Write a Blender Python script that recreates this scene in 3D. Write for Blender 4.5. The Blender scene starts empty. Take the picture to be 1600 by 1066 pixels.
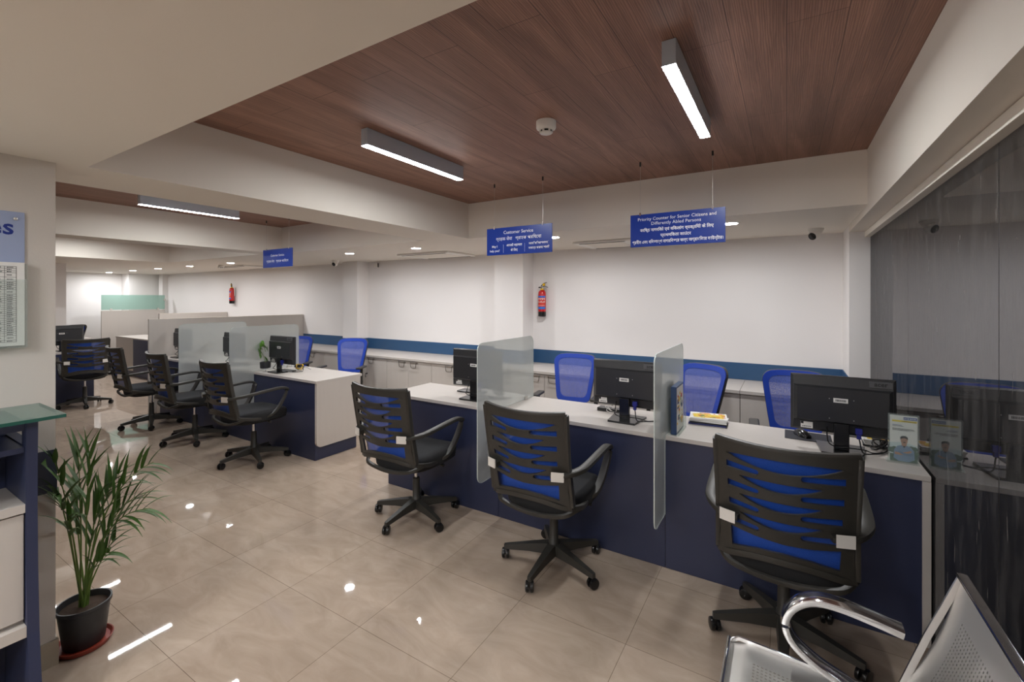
import bpy, bmesh, math, random
from mathutils import Vector, Matrix
random.seed(7)
PI = math.pi
SC = bpy.context.scene
COL = SC.collection

# ------------------------------------------------------------------ camera
CAMH = 1.525
cam_d = bpy.data.cameras.new('camera')
cam = bpy.data.objects.new('camera', cam_d); COL.objects.link(cam)
cam.location = (0, 0, CAMH)
cam.rotation_euler = (PI/2, 0, math.radians(31.5))
cam_d.sensor_fit = 'HORIZONTAL'; cam_d.sensor_width = 36.0
cam_d.lens = 36.0*700.7/1600.0
cam_d.shift_y = -(533-466.5)/1600.0
cam_d.clip_start = 0.02; cam_d.clip_end = 100
SC.camera = cam

# ------------------------------------------------------------------ world, exposure
w = bpy.data.worlds.new('world'); SC.world = w; w.use_nodes = True
w.node_tree.nodes['Background'].inputs[0].default_value = (0.9, 0.95, 1.0, 1)
w.node_tree.nodes['Background'].inputs[1].default_value = 0.3
SC.view_settings.view_transform = 'Standard'
SC.view_settings.look = 'None'
SC.view_settings.gamma = 1.0
SC.view_settings.use_curve_mapping = False
SC.view_settings.exposure = 2.42
SC.cycles.max_bounces = 10; SC.cycles.diffuse_bounces = 6; SC.cycles.glossy_bounces = 5
SC.cycles.transparent_max_bounces = 12
SC.cycles.caustics_reflective = False; SC.cycles.caustics_refractive = False
SC.cycles.sample_clamp_indirect = 6.0
LIN_STR = 21.0     # linear ceiling lamps
DOWN_STR = 108.0    # recessed downlights

# ------------------------------------------------------------------ materials
def s2l(c):
    return tuple((x/255/12.92 if x/255 <= .04045 else ((x/255+.055)/1.055)**2.4) for x in c)
MATS = {}
def mat(name, rgb, rough=.5, metal=0.0, spec=.5, bump=0, bscale=60, var=0, vscale=8, coat=0, stretch=None):
    if name in MATS: return MATS[name]
    m = bpy.data.materials.new(name); m.use_nodes = True
    nt = m.node_tree; b = nt.nodes['Principled BSDF']
    c = s2l(rgb)+(1,)
    b.inputs['Base Color'].default_value = c
    b.inputs['Roughness'].default_value = rough
    b.inputs['Metallic'].default_value = metal
    b.inputs['Specular IOR Level'].default_value = spec
    b.inputs['Coat Weight'].default_value = coat
    if bump or var:
        tc = nt.nodes.new('ShaderNodeTexCoord'); mp = nt.nodes.new('ShaderNodeMapping')
        nt.links.new(tc.outputs['Object'], mp.inputs[0])
        if stretch: mp.inputs['Scale'].default_value = stretch
    if bump:
        n = nt.nodes.new('ShaderNodeTexNoise'); n.inputs['Scale'].default_value = bscale; n.inputs['Detail'].default_value = 4
        bp = nt.nodes.new('ShaderNodeBump'); bp.inputs['Strength'].default_value = bump; bp.inputs['Distance'].default_value = .002
        nt.links.new(mp.outputs[0], n.inputs['Vector']); nt.links.new(n.outputs[0], bp.inputs['Height'])
        nt.links.new(bp.outputs[0], b.inputs['Normal'])
    if var:
        n2 = nt.nodes.new('ShaderNodeTexNoise'); n2.inputs['Scale'].default_value = vscale; n2.inputs['Detail'].default_value = 5
        r = nt.nodes.new('ShaderNodeMix'); r.data_type = 'RGBA'
        r.inputs['A'].default_value = tuple(x*(1-var) for x in c[:3])+(1,)
        r.inputs['B'].default_value = tuple(min(1, x*(1+var)) for x in c[:3])+(1,)
        nt.links.new(mp.outputs[0], n2.inputs['Vector']); nt.links.new(n2.outputs[0], r.inputs['Factor'])
        nt.links.new(r.outputs['Result'], b.inputs['Base Color'])
    MATS[name] = m
    return m
def emis(name, rgb, strength):
    m = bpy.data.materials.new(name); m.use_nodes = True
    nt = m.node_tree; nt.nodes.remove(nt.nodes['Principled BSDF'])
    e = nt.nodes.new('ShaderNodeEmission'); e.inputs[0].default_value = rgb+(1,); e.inputs[1].default_value = strength
    nt.links.new(e.outputs[0], nt.nodes['Material Output'].inputs[0])
    MATS[name] = m
    return m

WALL = mat('wall paint', (230, 226, 224), .6, bump=.15, bscale=120)
CEIL = mat('ceiling paint', (226, 218, 207), .7, bump=.1, bscale=140)
PILLAR = mat('pillar paint', (204, 197, 189), .6, bump=.15, bscale=120)
LAM = mat('white laminate', (194, 187, 180), .35, var=.03, vscale=30, stretch=(1, 1, .1))
LAMEDGE = mat('laminate edge', (205, 196, 180), .45)
NAVY = mat('navy laminate', (46, 52, 78), .38, var=.12, vscale=300)
NAVYD = mat('navy skirting', (46, 50, 66), .4)
STRIPE = mat('blue wall band', (46, 82, 120), .4)
BLACKP = mat('black plastic', (52, 50, 46), .42, bump=.15, bscale=400)
BLACKG = mat('gloss black plastic', (22, 22, 23), .22)
MONB = mat('monitor plastic', (38, 38, 40), .38, bump=.2, bscale=700)
SEATF = mat('black seat fabric', (30, 30, 31), .9, bump=.5, bscale=500)
CHROME = mat('chrome', (225, 225, 228), .12, metal=1)
STEEL = mat('brushed steel', (205, 202, 196), .42, metal=.85, bump=.1, bscale=300)
ALU = mat('aluminium housing', (196, 208, 222), .4, metal=.3)
WHITEP = mat('white plastic', (232, 228, 222), .4)
STICK = mat('white sticker', (235, 232, 226), .5)
INK = mat('black ink', (30, 30, 32), .6)
SIGNB = mat('blue sign board', (8, 50, 142), .3)
SIGNW = mat('white lettering', (240, 240, 244), .4)
RED = mat('extinguisher red', (190, 18, 22), .25, coat=.5)
YEL = mat('yellow plastic', (222, 180, 20), .4)
BLUEL = mat('blue label', (40, 110, 200), .4)
POTB = mat('black plant pot', (48, 48, 50), .45)
TERRA = mat('red brown saucer', (140, 52, 36), .5)
SOIL = mat('soil', (62, 46, 34), .95, bump=1, bscale=80, var=.4, vscale=60)
LEAF = mat('palm leaf', (60, 92, 32), .45, var=.35, vscale=6)
STEM = mat('palm stem', (96, 120, 52), .5, var=.2, vscale=12)
POTHOS = mat('pothos leaf', (92, 140, 50), .4, var=.2, vscale=30)
PAPER = mat('printed paper', (228, 226, 222), .6)
VGA = mat('blue plug', (28, 34, 120), .4)
TILEB = mat('skirting tile', (170, 158, 140), .3, var=.1, vscale=14)

def glassy(name, rgb, fac, rough=.15, trans=.5):
    """frosted or clear sheet: part see-through, part milky"""
    m = bpy.data.materials.new(name); m.use_nodes = True
    nt = m.node_tree; b = nt.nodes['Principled BSDF']
    c = s2l(rgb)+(1,)
    b.inputs['Base Color'].default_value = c; b.inputs['Roughness'].default_value = rough
    t = nt.nodes.new('ShaderNodeBsdfTransparent'); t.inputs[0].default_value = (.95, .97, .96, 1)
    tl = nt.nodes.new('ShaderNodeBsdfTranslucent'); tl.inputs[0].default_value = c
    m1 = nt.nodes.new('ShaderNodeMixShader'); m1.inputs[0].default_value = trans
    m2 = nt.nodes.new('ShaderNodeMixShader'); m2.inputs[0].default_value = fac
    o = nt.nodes['Material Output']
    nt.links.new(b.outputs[0], m1.inputs[1]); nt.links.new(tl.outputs[0], m1.inputs[2])
    nt.links.new(m1.outputs[0], m2.inputs[1]); nt.links.new(t.outputs[0], m2.inputs[2])
    nt.links.new(m2.outputs[0], o.inputs[0])
    MATS[name] = m
    return m
FROST = glassy('frosted glass', (204, 206, 204), .50, .12, .5)
FROSTG = glassy('green frosted glass', (176, 206, 196), .25, .15, .5)
GLEDGE = mat('glass edge', (205, 214, 210), .3)
CLEARG = glassy('clear acrylic', (225, 230, 230), .90, .05, .2)
TOPGL = glassy('clear counter glass', (120, 150, 140), .45, .03, .2)
TOPEDGE = mat('green glass edge', (20, 78, 66), .15)
def mesh_fabric(name, rgb, open_, scale):
    m = bpy.data.materials.new(name); m.use_nodes = True
    nt = m.node_tree; b = nt.nodes['Principled BSDF']
    b.inputs['Base Color'].default_value = s2l(rgb)+(1,); b.inputs['Roughness'].default_value = .6
    b.inputs['Sheen Weight'].default_value = .2
    t = nt.nodes.new('ShaderNodeBsdfTransparent')
    tc = nt.nodes.new('ShaderNodeTexCoord'); v = nt.nodes.new('ShaderNodeTexVoronoi'); v.inputs['Scale'].default_value = scale
    mr = nt.nodes.new('ShaderNodeMapRange'); mr.inputs['From Min'].default_value = .25; mr.inputs['From Max'].default_value = .55
    mr.inputs['To Min'].default_value = open_; mr.inputs['To Max'].default_value = open_*.45
    mx = nt.nodes.new('ShaderNodeMixShader'); o = nt.nodes['Material Output']
    nt.links.new(tc.outputs['Object'], v.inputs['Vector']); nt.links.new(v.outputs['Distance'], mr.inputs['Value'])
    nt.links.new(mr.outputs[0], mx.inputs[0]); nt.links.new(b.outputs[0], mx.inputs[1]); nt.links.new(t.outputs[0], mx.inputs[2])
    nt.links.new(mx.outputs[0], o.inputs[0]); MATS[name] = m
    return m
MESHB = mesh_fabric('blue mesh fabric', (14, 78, 186), .22, 260)
MESHO = mesh_fabric('open blue mesh fabric', (84, 98, 178), .74, 260)
BLUEF = mat('blue fabric border', (6, 54, 158), .55, bump=.3, bscale=400)

def wood_mat():
    m = bpy.data.materials.new('wood ceiling planks'); m.use_nodes = True; nt = m.node_tree; b = nt.nodes['Principled BSDF']
    N = nt.nodes.new; L = nt.links.new
    g = N('ShaderNodeNewGeometry'); mp = N('ShaderNodeMapping'); L(g.outputs['Position'], mp.inputs[0])
    mp.inputs['Rotation'].default_value = (0, 0, PI/2)
    br = N('ShaderNodeTexBrick'); L(mp.outputs[0], br.inputs['Vector'])
    br.inputs['Scale'].default_value = 1; br.inputs['Brick Width'].default_value = 1.25; br.inputs['Row Height'].default_value = .165
    br.inputs['Mortar Size'].default_value = .0012; br.inputs['Mortar Smooth'].default_value = .1; br.offset = .37
    br.inputs['Color1'].default_value = (.10, .10, .10, 1); br.inputs['Color2'].default_value = (.9, .9, .9, 1); br.inputs['Mortar'].default_value = (.5, .5, .5, 1)
    mp2 = N('ShaderNodeMapping'); L(g.outputs['Position'], mp2.inputs[0]); mp2.inputs['Scale'].default_value = (1, .10, 1)
    n1 = N('ShaderNodeTexNoise'); n1.inputs['Scale'].default_value = 9; n1.inputs['Detail'].default_value = 7; n1.inputs['Distortion'].default_value = 1.2; L(mp2.outputs[0], n1.inputs['Vector'])
    mp3 = N('ShaderNodeMapping'); L(g.outputs['Position'], mp3.inputs[0]); mp3.inputs['Scale'].default_value = (1, .06, 1)
    wv = N('ShaderNodeTexWave'); wv.inputs['Scale'].default_value = 42; wv.inputs['Distortion'].default_value = 9; wv.inputs['Detail'].default_value = 3; wv.inputs['Detail Scale'].default_value = 1.2; L(mp3.outputs[0], wv.inputs['Vector'])
    cr = N('ShaderNodeValToRGB'); e = cr.color_ramp.elements
    e[0].position = .3; e[0].color = s2l((138, 100, 84))+(1,); e[1].position = .75; e[1].color = s2l((182, 136, 116))+(1,)
    L(n1.outputs[0], cr.inputs[0])
    mx = N('ShaderNodeMix'); mx.data_type = 'RGBA'; mx.blend_type = 'MULTIPLY'; mx.inputs['Factor'].default_value = .35
    L(cr.outputs[0], mx.inputs['A']); L(wv.outputs['Color'], mx.inputs['B'])
    mx2 = N('ShaderNodeMix'); mx2.data_type = 'RGBA'; mx2.blend_type = 'OVERLAY'; mx2.inputs['Factor'].default_value = .07
    L(mx.outputs['Result'], mx2.inputs['A']); L(br.outputs['Color'], mx2.inputs['B'])
    mx3 = N('ShaderNodeMix'); mx3.data_type = 'RGBA'; L(br.outputs['Fac'], mx3.inputs['Factor'])
    L(mx2.outputs['Result'], mx3.inputs['A']); mx3.inputs['B'].default_value = s2l((84, 58, 48))+(1,)
    L(mx3.outputs['Result'], b.inputs['Base Color'])
    b.inputs['Roughness'].default_value = .55
    bp = N('ShaderNodeBump'); bp.inputs['Strength'].default_value = .25; bp.inputs['Distance'].default_value = .002
    L(wv.outputs['Color'], bp.inputs['Height']); L(bp.outputs[0], b.inputs['Normal'])
    return m
WOOD = wood_mat()

def floor_mat():
    m = bpy.data.materials.new('polished beige tile'); m.use_nodes = True; nt = m.node_tree; b = nt.nodes['Principled BSDF']
    N = nt.nodes.new; L = nt.links.new
    g = N('ShaderNodeNewGeometry'); mp = N('ShaderNodeMapping'); L(g.outputs['Position'], mp.inputs[0])
    mp.inputs['Location'].default_value = (.606, -1.405+.543*3, 0)
    br = N('ShaderNodeTexBrick'); L(mp.outputs[0], br.inputs['Vector']); br.offset = 0
    br.inputs['Scale'].default_value = 1; br.inputs['Brick Width'].default_value = .543; br.inputs['Row Height'].default_value = .543
    br.inputs['Mortar Size'].default_value = .0012; br.inputs['Mortar Smooth'].default_value = .2
    br.inputs['Color1'].default_value = s2l((186, 168, 151))+(1,); br.inputs['Color2'].default_value = s2l((178, 160, 143))+(1,)
    br.inputs['Mortar'].default_value = s2l((120, 104, 90))+(1,)
    mp2 = N('ShaderNodeMapping'); L(g.outputs['Position'], mp2.inputs[0]); mp2.inputs['Scale'].default_value = (1, 2.2, 1); mp2.inputs['Rotation'].default_value = (0, 0, .3)
    n = N('ShaderNodeTexNoise'); n.inputs['Scale'].default_value = 3.2; n.inputs['Detail'].default_value = 8; n.inputs['Distortion'].default_value = 1.5; n.inputs['Roughness'].default_value = .62; L(mp2.outputs[0], n.inputs['Vector'])
    cr = N('ShaderNodeValToRGB'); e = cr.color_ramp.elements; e[0].position = .32; e[0].color = (.80, .78, .76, 1); e[1].position = .68; e[1].color = (1.0, 1.0, 1.0, 1)
    L(n.outputs[0], cr.inputs[0])
    mx = N('ShaderNodeMix'); mx.data_type = 'RGBA'; mx.blend_type = 'MULTIPLY'; mx.inputs['Factor'].default_value = 1
    L(br.outputs['Color'], mx.inputs['A']); L(cr.outputs[0], mx.inputs['B']); L(mx.outputs['Result'], b.inputs['Base Color'])
    b.inputs['Roughness'].default_value = .025; b.inputs['Specular IOR Level'].default_value = .55
    return m
FLOOR = floor_mat()

def mirror_mat():
    m = bpy.data.materials.new('dusty dark glass'); m.use_nodes = True; nt = m.node_tree
    nt.nodes.remove(nt.nodes['Principled BSDF']); N = nt.nodes.new; L = nt.links.new
    g = N('ShaderNodeNewGeometry'); mp = N('ShaderNodeMapping'); L(g.outputs['Position'], mp.inputs[0]); mp.inputs['Scale'].default_value = (1, 2.4, .6)
    n = N('ShaderNodeTexNoise'); n.inputs['Scale'].default_value = 6; n.inputs['Detail'].default_value = 9; n.inputs['Roughness'].default_value = .7; L(mp.outputs[0], n.inputs['Vector'])
    cr = N('ShaderNodeValToRGB'); e = cr.color_ramp.elements; e[0].position = .45; e[0].color = (.06, .06, .06, 1); e[1].position = .78; e[1].color = (.30, .30, .30, 1)
    L(n.outputs[0], cr.inputs[0])
    mpb = N('ShaderNodeMapping'); L(g.outputs['Position'], mpb.inputs[0]); mpb.inputs['Scale'].default_value = (1, 9, 1.1)
    nb = N('ShaderNodeTexNoise'); nb.inputs['Scale'].default_value = 4; nb.inputs['Detail'].default_value = 5; nb.inputs['Distortion'].default_value = .8; L(mpb.outputs[0], nb.inputs['Vector'])
    cb = N('ShaderNodeValToRGB'); eb = cb.color_ramp.elements; eb[0].position = .64; eb[0].color = (0, 0, 0, 1); eb[1].position = .74; eb[1].color = (.45, .45, .45, 1); L(nb.outputs[0], cb.inputs[0])
    ad = N('ShaderNodeMath'); ad.operation = 'ADD'; ad.use_clamp = True; L(cr.outputs[0], ad.inputs[0]); L(cb.outputs[0], ad.inputs[1])
    gl = N('ShaderNodeBsdfGlossy'); gl.inputs['Color'].default_value = (.27, .27, .28, 1); gl.inputs['Roughness'].default_value = .015
    df = N('ShaderNodeBsdfDiffuse'); df.inputs['Color'].default_value = (.22, .21, .20, 1)
    mx = N('ShaderNodeMixShader'); L(ad.outputs[0], mx.inputs[0]); L(gl.outputs[0], mx.inputs[1]); L(df.outputs[0], mx.inputs[2])
    o = [x for x in nt.nodes if x.type == 'OUTPUT_MATERIAL'][0]; L(mx.outputs[0], o.inputs[0])
    return m
MIRROR = mirror_mat()
LINE = emis('lamp diffuser', (.96, .985, 1.0), LIN_STR)
DOWN = emis('downlight lens', (.98, .985, 1.0), DOWN_STR)

# ------------------------------------------------------------------ mesh builder
class MB:
    def __init__(s): s.v = []; s.f = []; s.m = []; s.sm = []
    def add(s, vs, fs, mi=0, smooth=False):
        o = len(s.v); s.v += [tuple(v) for v in vs]
        for f in fs: s.f.append(tuple(o+i for i in f)); s.m.append(mi); s.sm.append(smooth)
        return s
    def box(s, x0, x1, y0, y1, z0, z1, mi=0, M=None, bev=0):
        if bev > 0:
            bm = bmesh.new(); bmesh.ops.create_cube(bm, size=1)
            for v in bm.verts:
                v.co = Vector(((x0+x1)/2+v.co.x*(x1-x0), (y0+y1)/2+v.co.y*(y1-y0), (z0+z1)/2+v.co.z*(z1-z0)))
            bmesh.ops.bevel(bm, geom=bm.edges[:], offset=bev, segments=2, affect='EDGES', profile=.5)
            bm.verts.index_update()
            vs = [v.co.copy() for v in bm.verts]; fs = [[v.index for v in f.verts] for f in bm.faces]; bm.free()
        else:
            vs = [Vector((x, y, z)) for x in (x0, x1) for y in (y0, y1) for z in (z0, z1)]
            fs = [(0, 1, 3, 2), (4, 6, 7, 5), (0, 4, 5, 1), (2, 3, 7, 6), (0, 2, 6, 4), (1, 5, 7, 3)]
        if M is not None: vs = [M @ v for v in vs]
        return s.add(vs, fs, mi)
    def loft(s, rings, mi=0, cap=True, smooth=True, closed=True):
        n = len(rings[0]); vs = [p for r in rings for p in r]; fs = []
        for i in range(len(rings)-1):
            for j in range(n if closed else n-1):
                a = i*n+j; b = i*n+(j+1) % n; fs.append((a, b, b+n, a+n))
        if cap: fs.append(tuple(range(n))[::-1]); fs.append(tuple((len(rings)-1)*n+j for j in range(n)))
        return s.add(vs, fs, mi, smooth)
    def lathe(s, prof, cx=0, cy=0, n=24, mi=0, M=None, cap=True, sx=1, sy=1):
        rings = []
        for r, z in prof:
            rings.append([Vector((cx+r*sx*math.cos(2*PI*k/n), cy+r*sy*math.sin(2*PI*k/n), z)) for k in range(n)])
        if M is not None: rings = [[M @ p for p in r] for r in rings]
        return s.loft(rings, mi, cap)
    def tube(s, pts, r, n=8, mi=0, sec=None, up=(0, 0, 1), cap=True):
        """sweep; sec=(a,b) gives a flat rounded section: a across, b along up"""
        P = [Vector(p) for p in pts]; rings = []
        for i, p in enumerate(P):
            t = (P[min(i+1, len(P)-1)]-P[max(i-1, 0)]).normalized()
            U = Vector(up); sd = t.cross(U)
            if sd.length < 1e-3: sd = t.cross(Vector((0, 1, 0)))
            if sd.length < 1e-3: sd = t.cross(Vector((1, 0, 0)))
            sd.normalize(); U = sd.cross(t).normalized()
            rr = r[i] if isinstance(r, (list, tuple)) else r
            ring = []
            for k in range(n):
                a = 2*PI*k/n
                if sec:
                    ca, sa = math.cos(a), math.sin(a)
                    q = .5
                    ring.append(p+sd*sec[0]*math.copysign(abs(ca)**q, ca)*rr+U*sec[1]*math.copysign(abs(sa)**q, sa)*rr)
                else: ring.append(p+sd*math.cos(a)*rr+U*math.sin(a)*rr)
            rings.append(ring)
        return s.loft(rings, mi, cap)
    def prism(s, pts, axis, a0, a1, mi=0):
        """extrude a 2D polygon; axis x: pts=(y,z), y: (x,z), z: (x,y)"""
        def P(p, a): return {'x': (a, p[0], p[1]), 'y': (p[0], a, p[1]), 'z': (p[0], p[1], a)}[axis]
        n = len(pts); vs = [P(p, a0) for p in pts]+[P(p, a1) for p in pts]
        fs = [tuple(range(n)), tuple(range(n, 2*n))[::-1]]+[(i, (i+1) % n, (i+1) % n+n, i+n) for i in range(n)]
        return s.add(vs, fs, mi)
    def xf(s, M):
        s.v = [tuple(M @ Vector(v)) for v in s.v]; return s
    def mesh(s, name, mats):
        me = bpy.data.meshes.new(name); me.from_pydata(s.v, [], s.f)
        for m in (mats if isinstance(mats, (list, tuple)) else [mats]): me.materials.append(m)
        for p, mi, sm in zip(me.polygons, s.m, s.sm): p.material_index = mi; p.use_smooth = sm
        bm = bmesh.new(); bm.from_mesh(me); bmesh.ops.recalc_face_normals(bm, faces=bm.faces); bm.to_mesh(me); bm.free()
        if any(s.sm):
            try: me.set_sharp_from_angle(angle=math.radians(42))
            except Exception: pass
        me.update(); return me
    def obj(s, name, mats, parent=None, loc=None):
        o = bpy.data.objects.new(name, s.mesh(name, mats)); COL.objects.link(o)
        if parent: o.parent = parent
        if loc: o.location = loc
        return o
def catmull(pts, n=6):
    P = [Vector(p) for p in pts]; P = [P[0]*2-P[1]]+P+[P[-1]*2-P[-2]]; out = []
    for i in range(1, len(P)-2):
        for k in range(n):
            t = k/n; a, b, c, d = P[i-1:i+3]
            out.append(.5*((2*b)+(c-a)*t+(2*a-5*b+4*c-d)*t*t+(3*b-a-3*c+d)*t**3))
    out.append(P[-2]); return out
def rrect(x0, x1, z0, z1, r, n=5, which=(1, 1, 1, 1)):
    """rounded rectangle, corners bl br tr tl"""
    out = []
    for (cx, cz, a, w_) in ((x0+r, z0+r, PI, which[0]), (x1-r, z0+r, 1.5*PI, which[1]), (x1-r, z1-r, 0, which[2]), (x0+r, z1-r, .5*PI, which[3])):
        if w_:
            for k in range(n+1): out.append((cx+r*math.cos(a+k/n*PI/2), cz+r*math.sin(a+k/n*PI/2)))
        else:
            out.append((cx+(r if math.cos(a+PI/4) > 0 else -r), cz+(r if math.sin(a+PI/4) > 0 else -r)))
    return out

def tag(o, label=None, cat=None, group=None, kind=None):
    if label: o['label'] = label
    if cat: o['category'] = cat
    if group: o['group'] = group
    if kind: o['kind'] = kind
    return o
def thing(name, label, cat, loc=(0, 0, 0), rz=0, group=None):
    o = bpy.data.objects.new(name, None); o.empty_display_size = .1; COL.objects.link(o)
    o.location = loc; o.rotation_euler = (0, 0, rz)
    return tag(o, label, cat, group)
def struct(o): o['kind'] = 'structure'; return o
KIDS = {}
def copy_tree(o, parent=None):
    c = o.copy(); COL.objects.link(c)
    if parent: c.parent = parent
    for ch in list(o.children): copy_tree(ch, c)
    return c
def clone(o, loc, rz, label, group=None):
    c = copy_tree(o); c.location = loc; c.rotation_euler = (0, 0, rz); c['label'] = label
    if group: c['group'] = group
    return c

TCACHE = {}
def text_geo(body, bold=False):
    if (body, bold) in TCACHE: return TCACHE[(body, bold)]
    c = bpy.data.curves.new('t', 'FONT'); c.body = body; c.size = 1; c.resolution_u = 2; c.align_x = 'LEFT'
    if bold: c.offset = .018
    o = bpy.data.objects.new('t', c); COL.objects.link(o)
    dg = bpy.context.evaluated_depsgraph_get(); me = bpy.data.meshes.new_from_object(o.evaluated_get(dg))
    vs = [v.co.copy() for v in me.vertices]; fs = [tuple(p.vertices) for p in me.polygons]
    bpy.data.objects.remove(o); bpy.data.curves.remove(c); bpy.data.meshes.remove(me)
    TCACHE[(body, bold)] = (vs, fs); return vs, fs
def put_text(mb, body, size, cx, cz, fn, align='C', bold=False, mi=0, maxw=None):
    """lay text out; fn maps the flat (a,b) to 3D"""
    vs, fs = text_geo(body, bold)
    if not vs: return
    x0 = min(v.x for v in vs); x1 = max(v.x for v in vs); sx = size
    if maxw and (x1-x0)*size > maxw: sx = maxw/(x1-x0)
    off = {'C': -(x0+x1)/2, 'L': -x0, 'R': -x1}[align]
    mb.add([fn(cx+(v.x+off)*sx, cz+v.y*size) for v in vs], fs, mi)

# ------------------------------------------------------------------ room shell
ZC, ZB, ZM = 2.418, 2.09, 2.039
XL, XR, YF, YW = -13.1, .5415, -2.6, 4.77
struct(MB().box(XL-.1, XR+.1, YF-.1, YW+.1, -.06, 0).obj('floor', FLOOR))
COF = [(-2.56, .411, .686, 3.395), (-5.43, -3.01, .70, 3.30), (-8.30, -5.74, .70, 3.20)]
c = MB()
c.box(XL, .411, YF, .69, ZB, ZC)                       # front soffit
c.box(XL, -8.30, .69, 3.25, ZB, ZC)
c.box(-5.74, -5.43, .69, 3.25, ZB, ZC)
c.box(-3.01, -2.56, .69, 3.25, ZB, ZC)
c.box(-2.56, .411, 3.395, YW, ZB, ZC); c.box(-3.01, -2.56, 3.25, YW, ZB, ZC)
c.box(-5.74, -3.01, 3.30, YW, ZB, ZC); c.box(-5.74, -5.43, 3.25, 3.30, ZB, ZC)
c.box(-8.30, -5.74, 3.20, YW, ZB, ZC); c.box(XL, -8.30, 3.25, YW, ZB, ZC)
struct(c.obj('ceiling', CEIL))
struct(MB().box(XL-.1, XR+.1, YF-.1, YW+.1, ZC+.001, ZC+.06).obj('ceiling.001', WOOD))
struct(MB().box(.411, XR+.02, YF, 4.33, ZM, ZC).obj('trim_1', CEIL))                # beam over the glass wall
t_ = MB().box(.508, XR+.02, YF, 4.33, ZM-.045, ZM-.004); struct(t_.obj('trim_2', CEIL))
struct(MB().box(.411, XR+.1, 4.33, YW, 0, ZC).obj('wall_right_column', WALL))
struct(MB().box(XL-.1, XR+.1, YW, YW+.1, 0, ZC).obj('wall_back', WALL))
struct(MB().box(XL-.1, XL, YF, YW, 0, ZC).obj('wall_left', WALL))
struct(MB().box(XL-.1, XR+.1, YF-.1, YF, 0, ZC).obj('wall_front', WALL))
struct(MB().box(XR+.012, XR+.1, YF, 4.33, 0, ZC).obj('wall_right', mat('dark wall behind glass', (26, 26, 28), .8)))
# glass wall panes
edges = [4.33, 3.084, 1.906, .728, -.45, -1.6, -2.6]
for i in range(6):
    y1, y0 = edges[i], edges[i+1]
    p = MB().box(XR, XR+.010, y0+.0025, y1-.0025, 0.0, ZM-.046)
    g = struct(p.obj('window_%d' % (i+1), MIRROR))
for k, yy in enumerate(edges[1:-1]):
    struct(MB().box(XR+.001, XR+.011, yy-.002, yy+.002, 0, ZM-.046).obj('trim_%d' % (3+k), mat('glass joint', (120, 122, 118) if k else (40, 40, 42), .3)))
# wall columns
struct(MB().box(-5.877, -5.545, 4.563, YW, 0, ZB).obj('wall_column', WALL))
struct(MB().box(-3.017, -2.62, 4.518, YW, 0, ZB).obj('wall_column.001', WALL))
struct(MB().box(XL, -12.7, 4.12, YW, 0, ZB).obj('wall_column.002', WALL))
struct(MB().box(-12.62, -12.42, 4.66, YW, 0, ZB).obj('wall_column.003', WALL))
struct(MB().box(-10.25, -9.95, 1.95, 2.42, 0, ZB).obj('wall_column.004', WALL))
# blue band on the back wall and around the columns
b = MB()
z0, z1, e = .757, .914, .004
def band(x0, x1, y): b.box(x0, x1, y-e, y, z0, z1)
band(-7.19, -5.877, YW); band(-5.881, -5.541, 4.563); band(-5.545, -3.017, YW); band(-3.021, -2.616, 4.518); band(-2.62, .411, YW)
b.box(-5.545, -5.541, 4.563, YW-e, z0, z1); b.box(-2.62, -2.616, 4.518, YW-e, z0, z1); b.box(.407, .411, 4.33, YW-e, z0, z1)
b.box(-5.881, -5.877, 4.563, YW-e, z0, z1)
struct(b.obj('trim_20', STRIPE))
# near pillar on the left with blue band and tile skirting
struct(MB().box(-3.3, -2.6, YF, .60, 0, ZB).obj('wall_pillar', PILLAR))
b = MB().box(-3.304, -2.596, YF, .604, .722, .897); struct(b.obj('trim_21', NAVYD))
b = MB().box(-3.31, -2.592, YF, .608, 0, .105); struct(b.obj('baseboard_left', TILEB))

# ------------------------------------------------------------------ lamps
def linear(x, label, y0=1.60, y1=2.415):
    t = thing('linear_light', label, 'ceiling light', (x, (y0+y1)/2, ZC), 0, 'linear ceiling lamps')
    L = (y1-y0)/2; W = .024
    h = MB().box(-W, W, -L, L, -.088, 0, bev=.0015).box(-W-.001, -W+.003, -L, L, -.0885, -.086)
    h.obj('housing', ALU, t)
    MB().box(-W+.002, W-.002, -L+.002, L-.002, -.0900, -.0885).obj('diffuser', LINE, t)
    return t
linear(-.347, 'bright linear ceiling lamp nearest the dark glass wall, on the brown wood ceiling')
linear(-1.89, 'linear ceiling lamp at the left side of the large brown wood ceiling recess')
linear(-4.72, 'linear ceiling lamp in the second wood recess, beyond the nearest white beam')
linear(-3.35, 'linear ceiling lamp just behind the nearest white beam, hidden from the front')
linear(-6.2, 'linear ceiling lamp in the third recess whose streak reflects in the floor beside the palm')
linear(-7.75, 'linear ceiling lamp at the far side of the third ceiling recess')
def linear_fill(x, y, label):  # unseen fill lamps, added to brighten chair backs, bench and near floor
    t = linear(x, label, y-.41, y+.41); t.location.z = ZB; t['group'] = 'added fill lamps behind the viewer'
linear_fill(-.35, -1.0, 'added linear fill lamp behind the viewer near the glass wall')
linear_fill(-1.75, -1.0, 'added linear fill lamp behind the viewer near the pillar')
DN = [(-.36, 'recessed downlight just right of the priority counter sign'), (-1.83, 'recessed downlight at the right edge of the nearer customer service sign'),
      (-3.54, 'recessed downlight above the double cupboards, left of the nearer customer service sign'), (-4.66, 'recessed downlight next to the white dome camera on the narrow wall column'),
      (-7.5, 'recessed downlight near the small ceiling detector, in front of the far fire extinguisher'), (-8.85, 'third recessed downlight from the left end'),
      (-10.1, 'recessed downlight above the green frosted glass screen'), (-11.25, 'second recessed downlight from the left end'), (-12.5, 'leftmost and farthest recessed downlight')]
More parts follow.
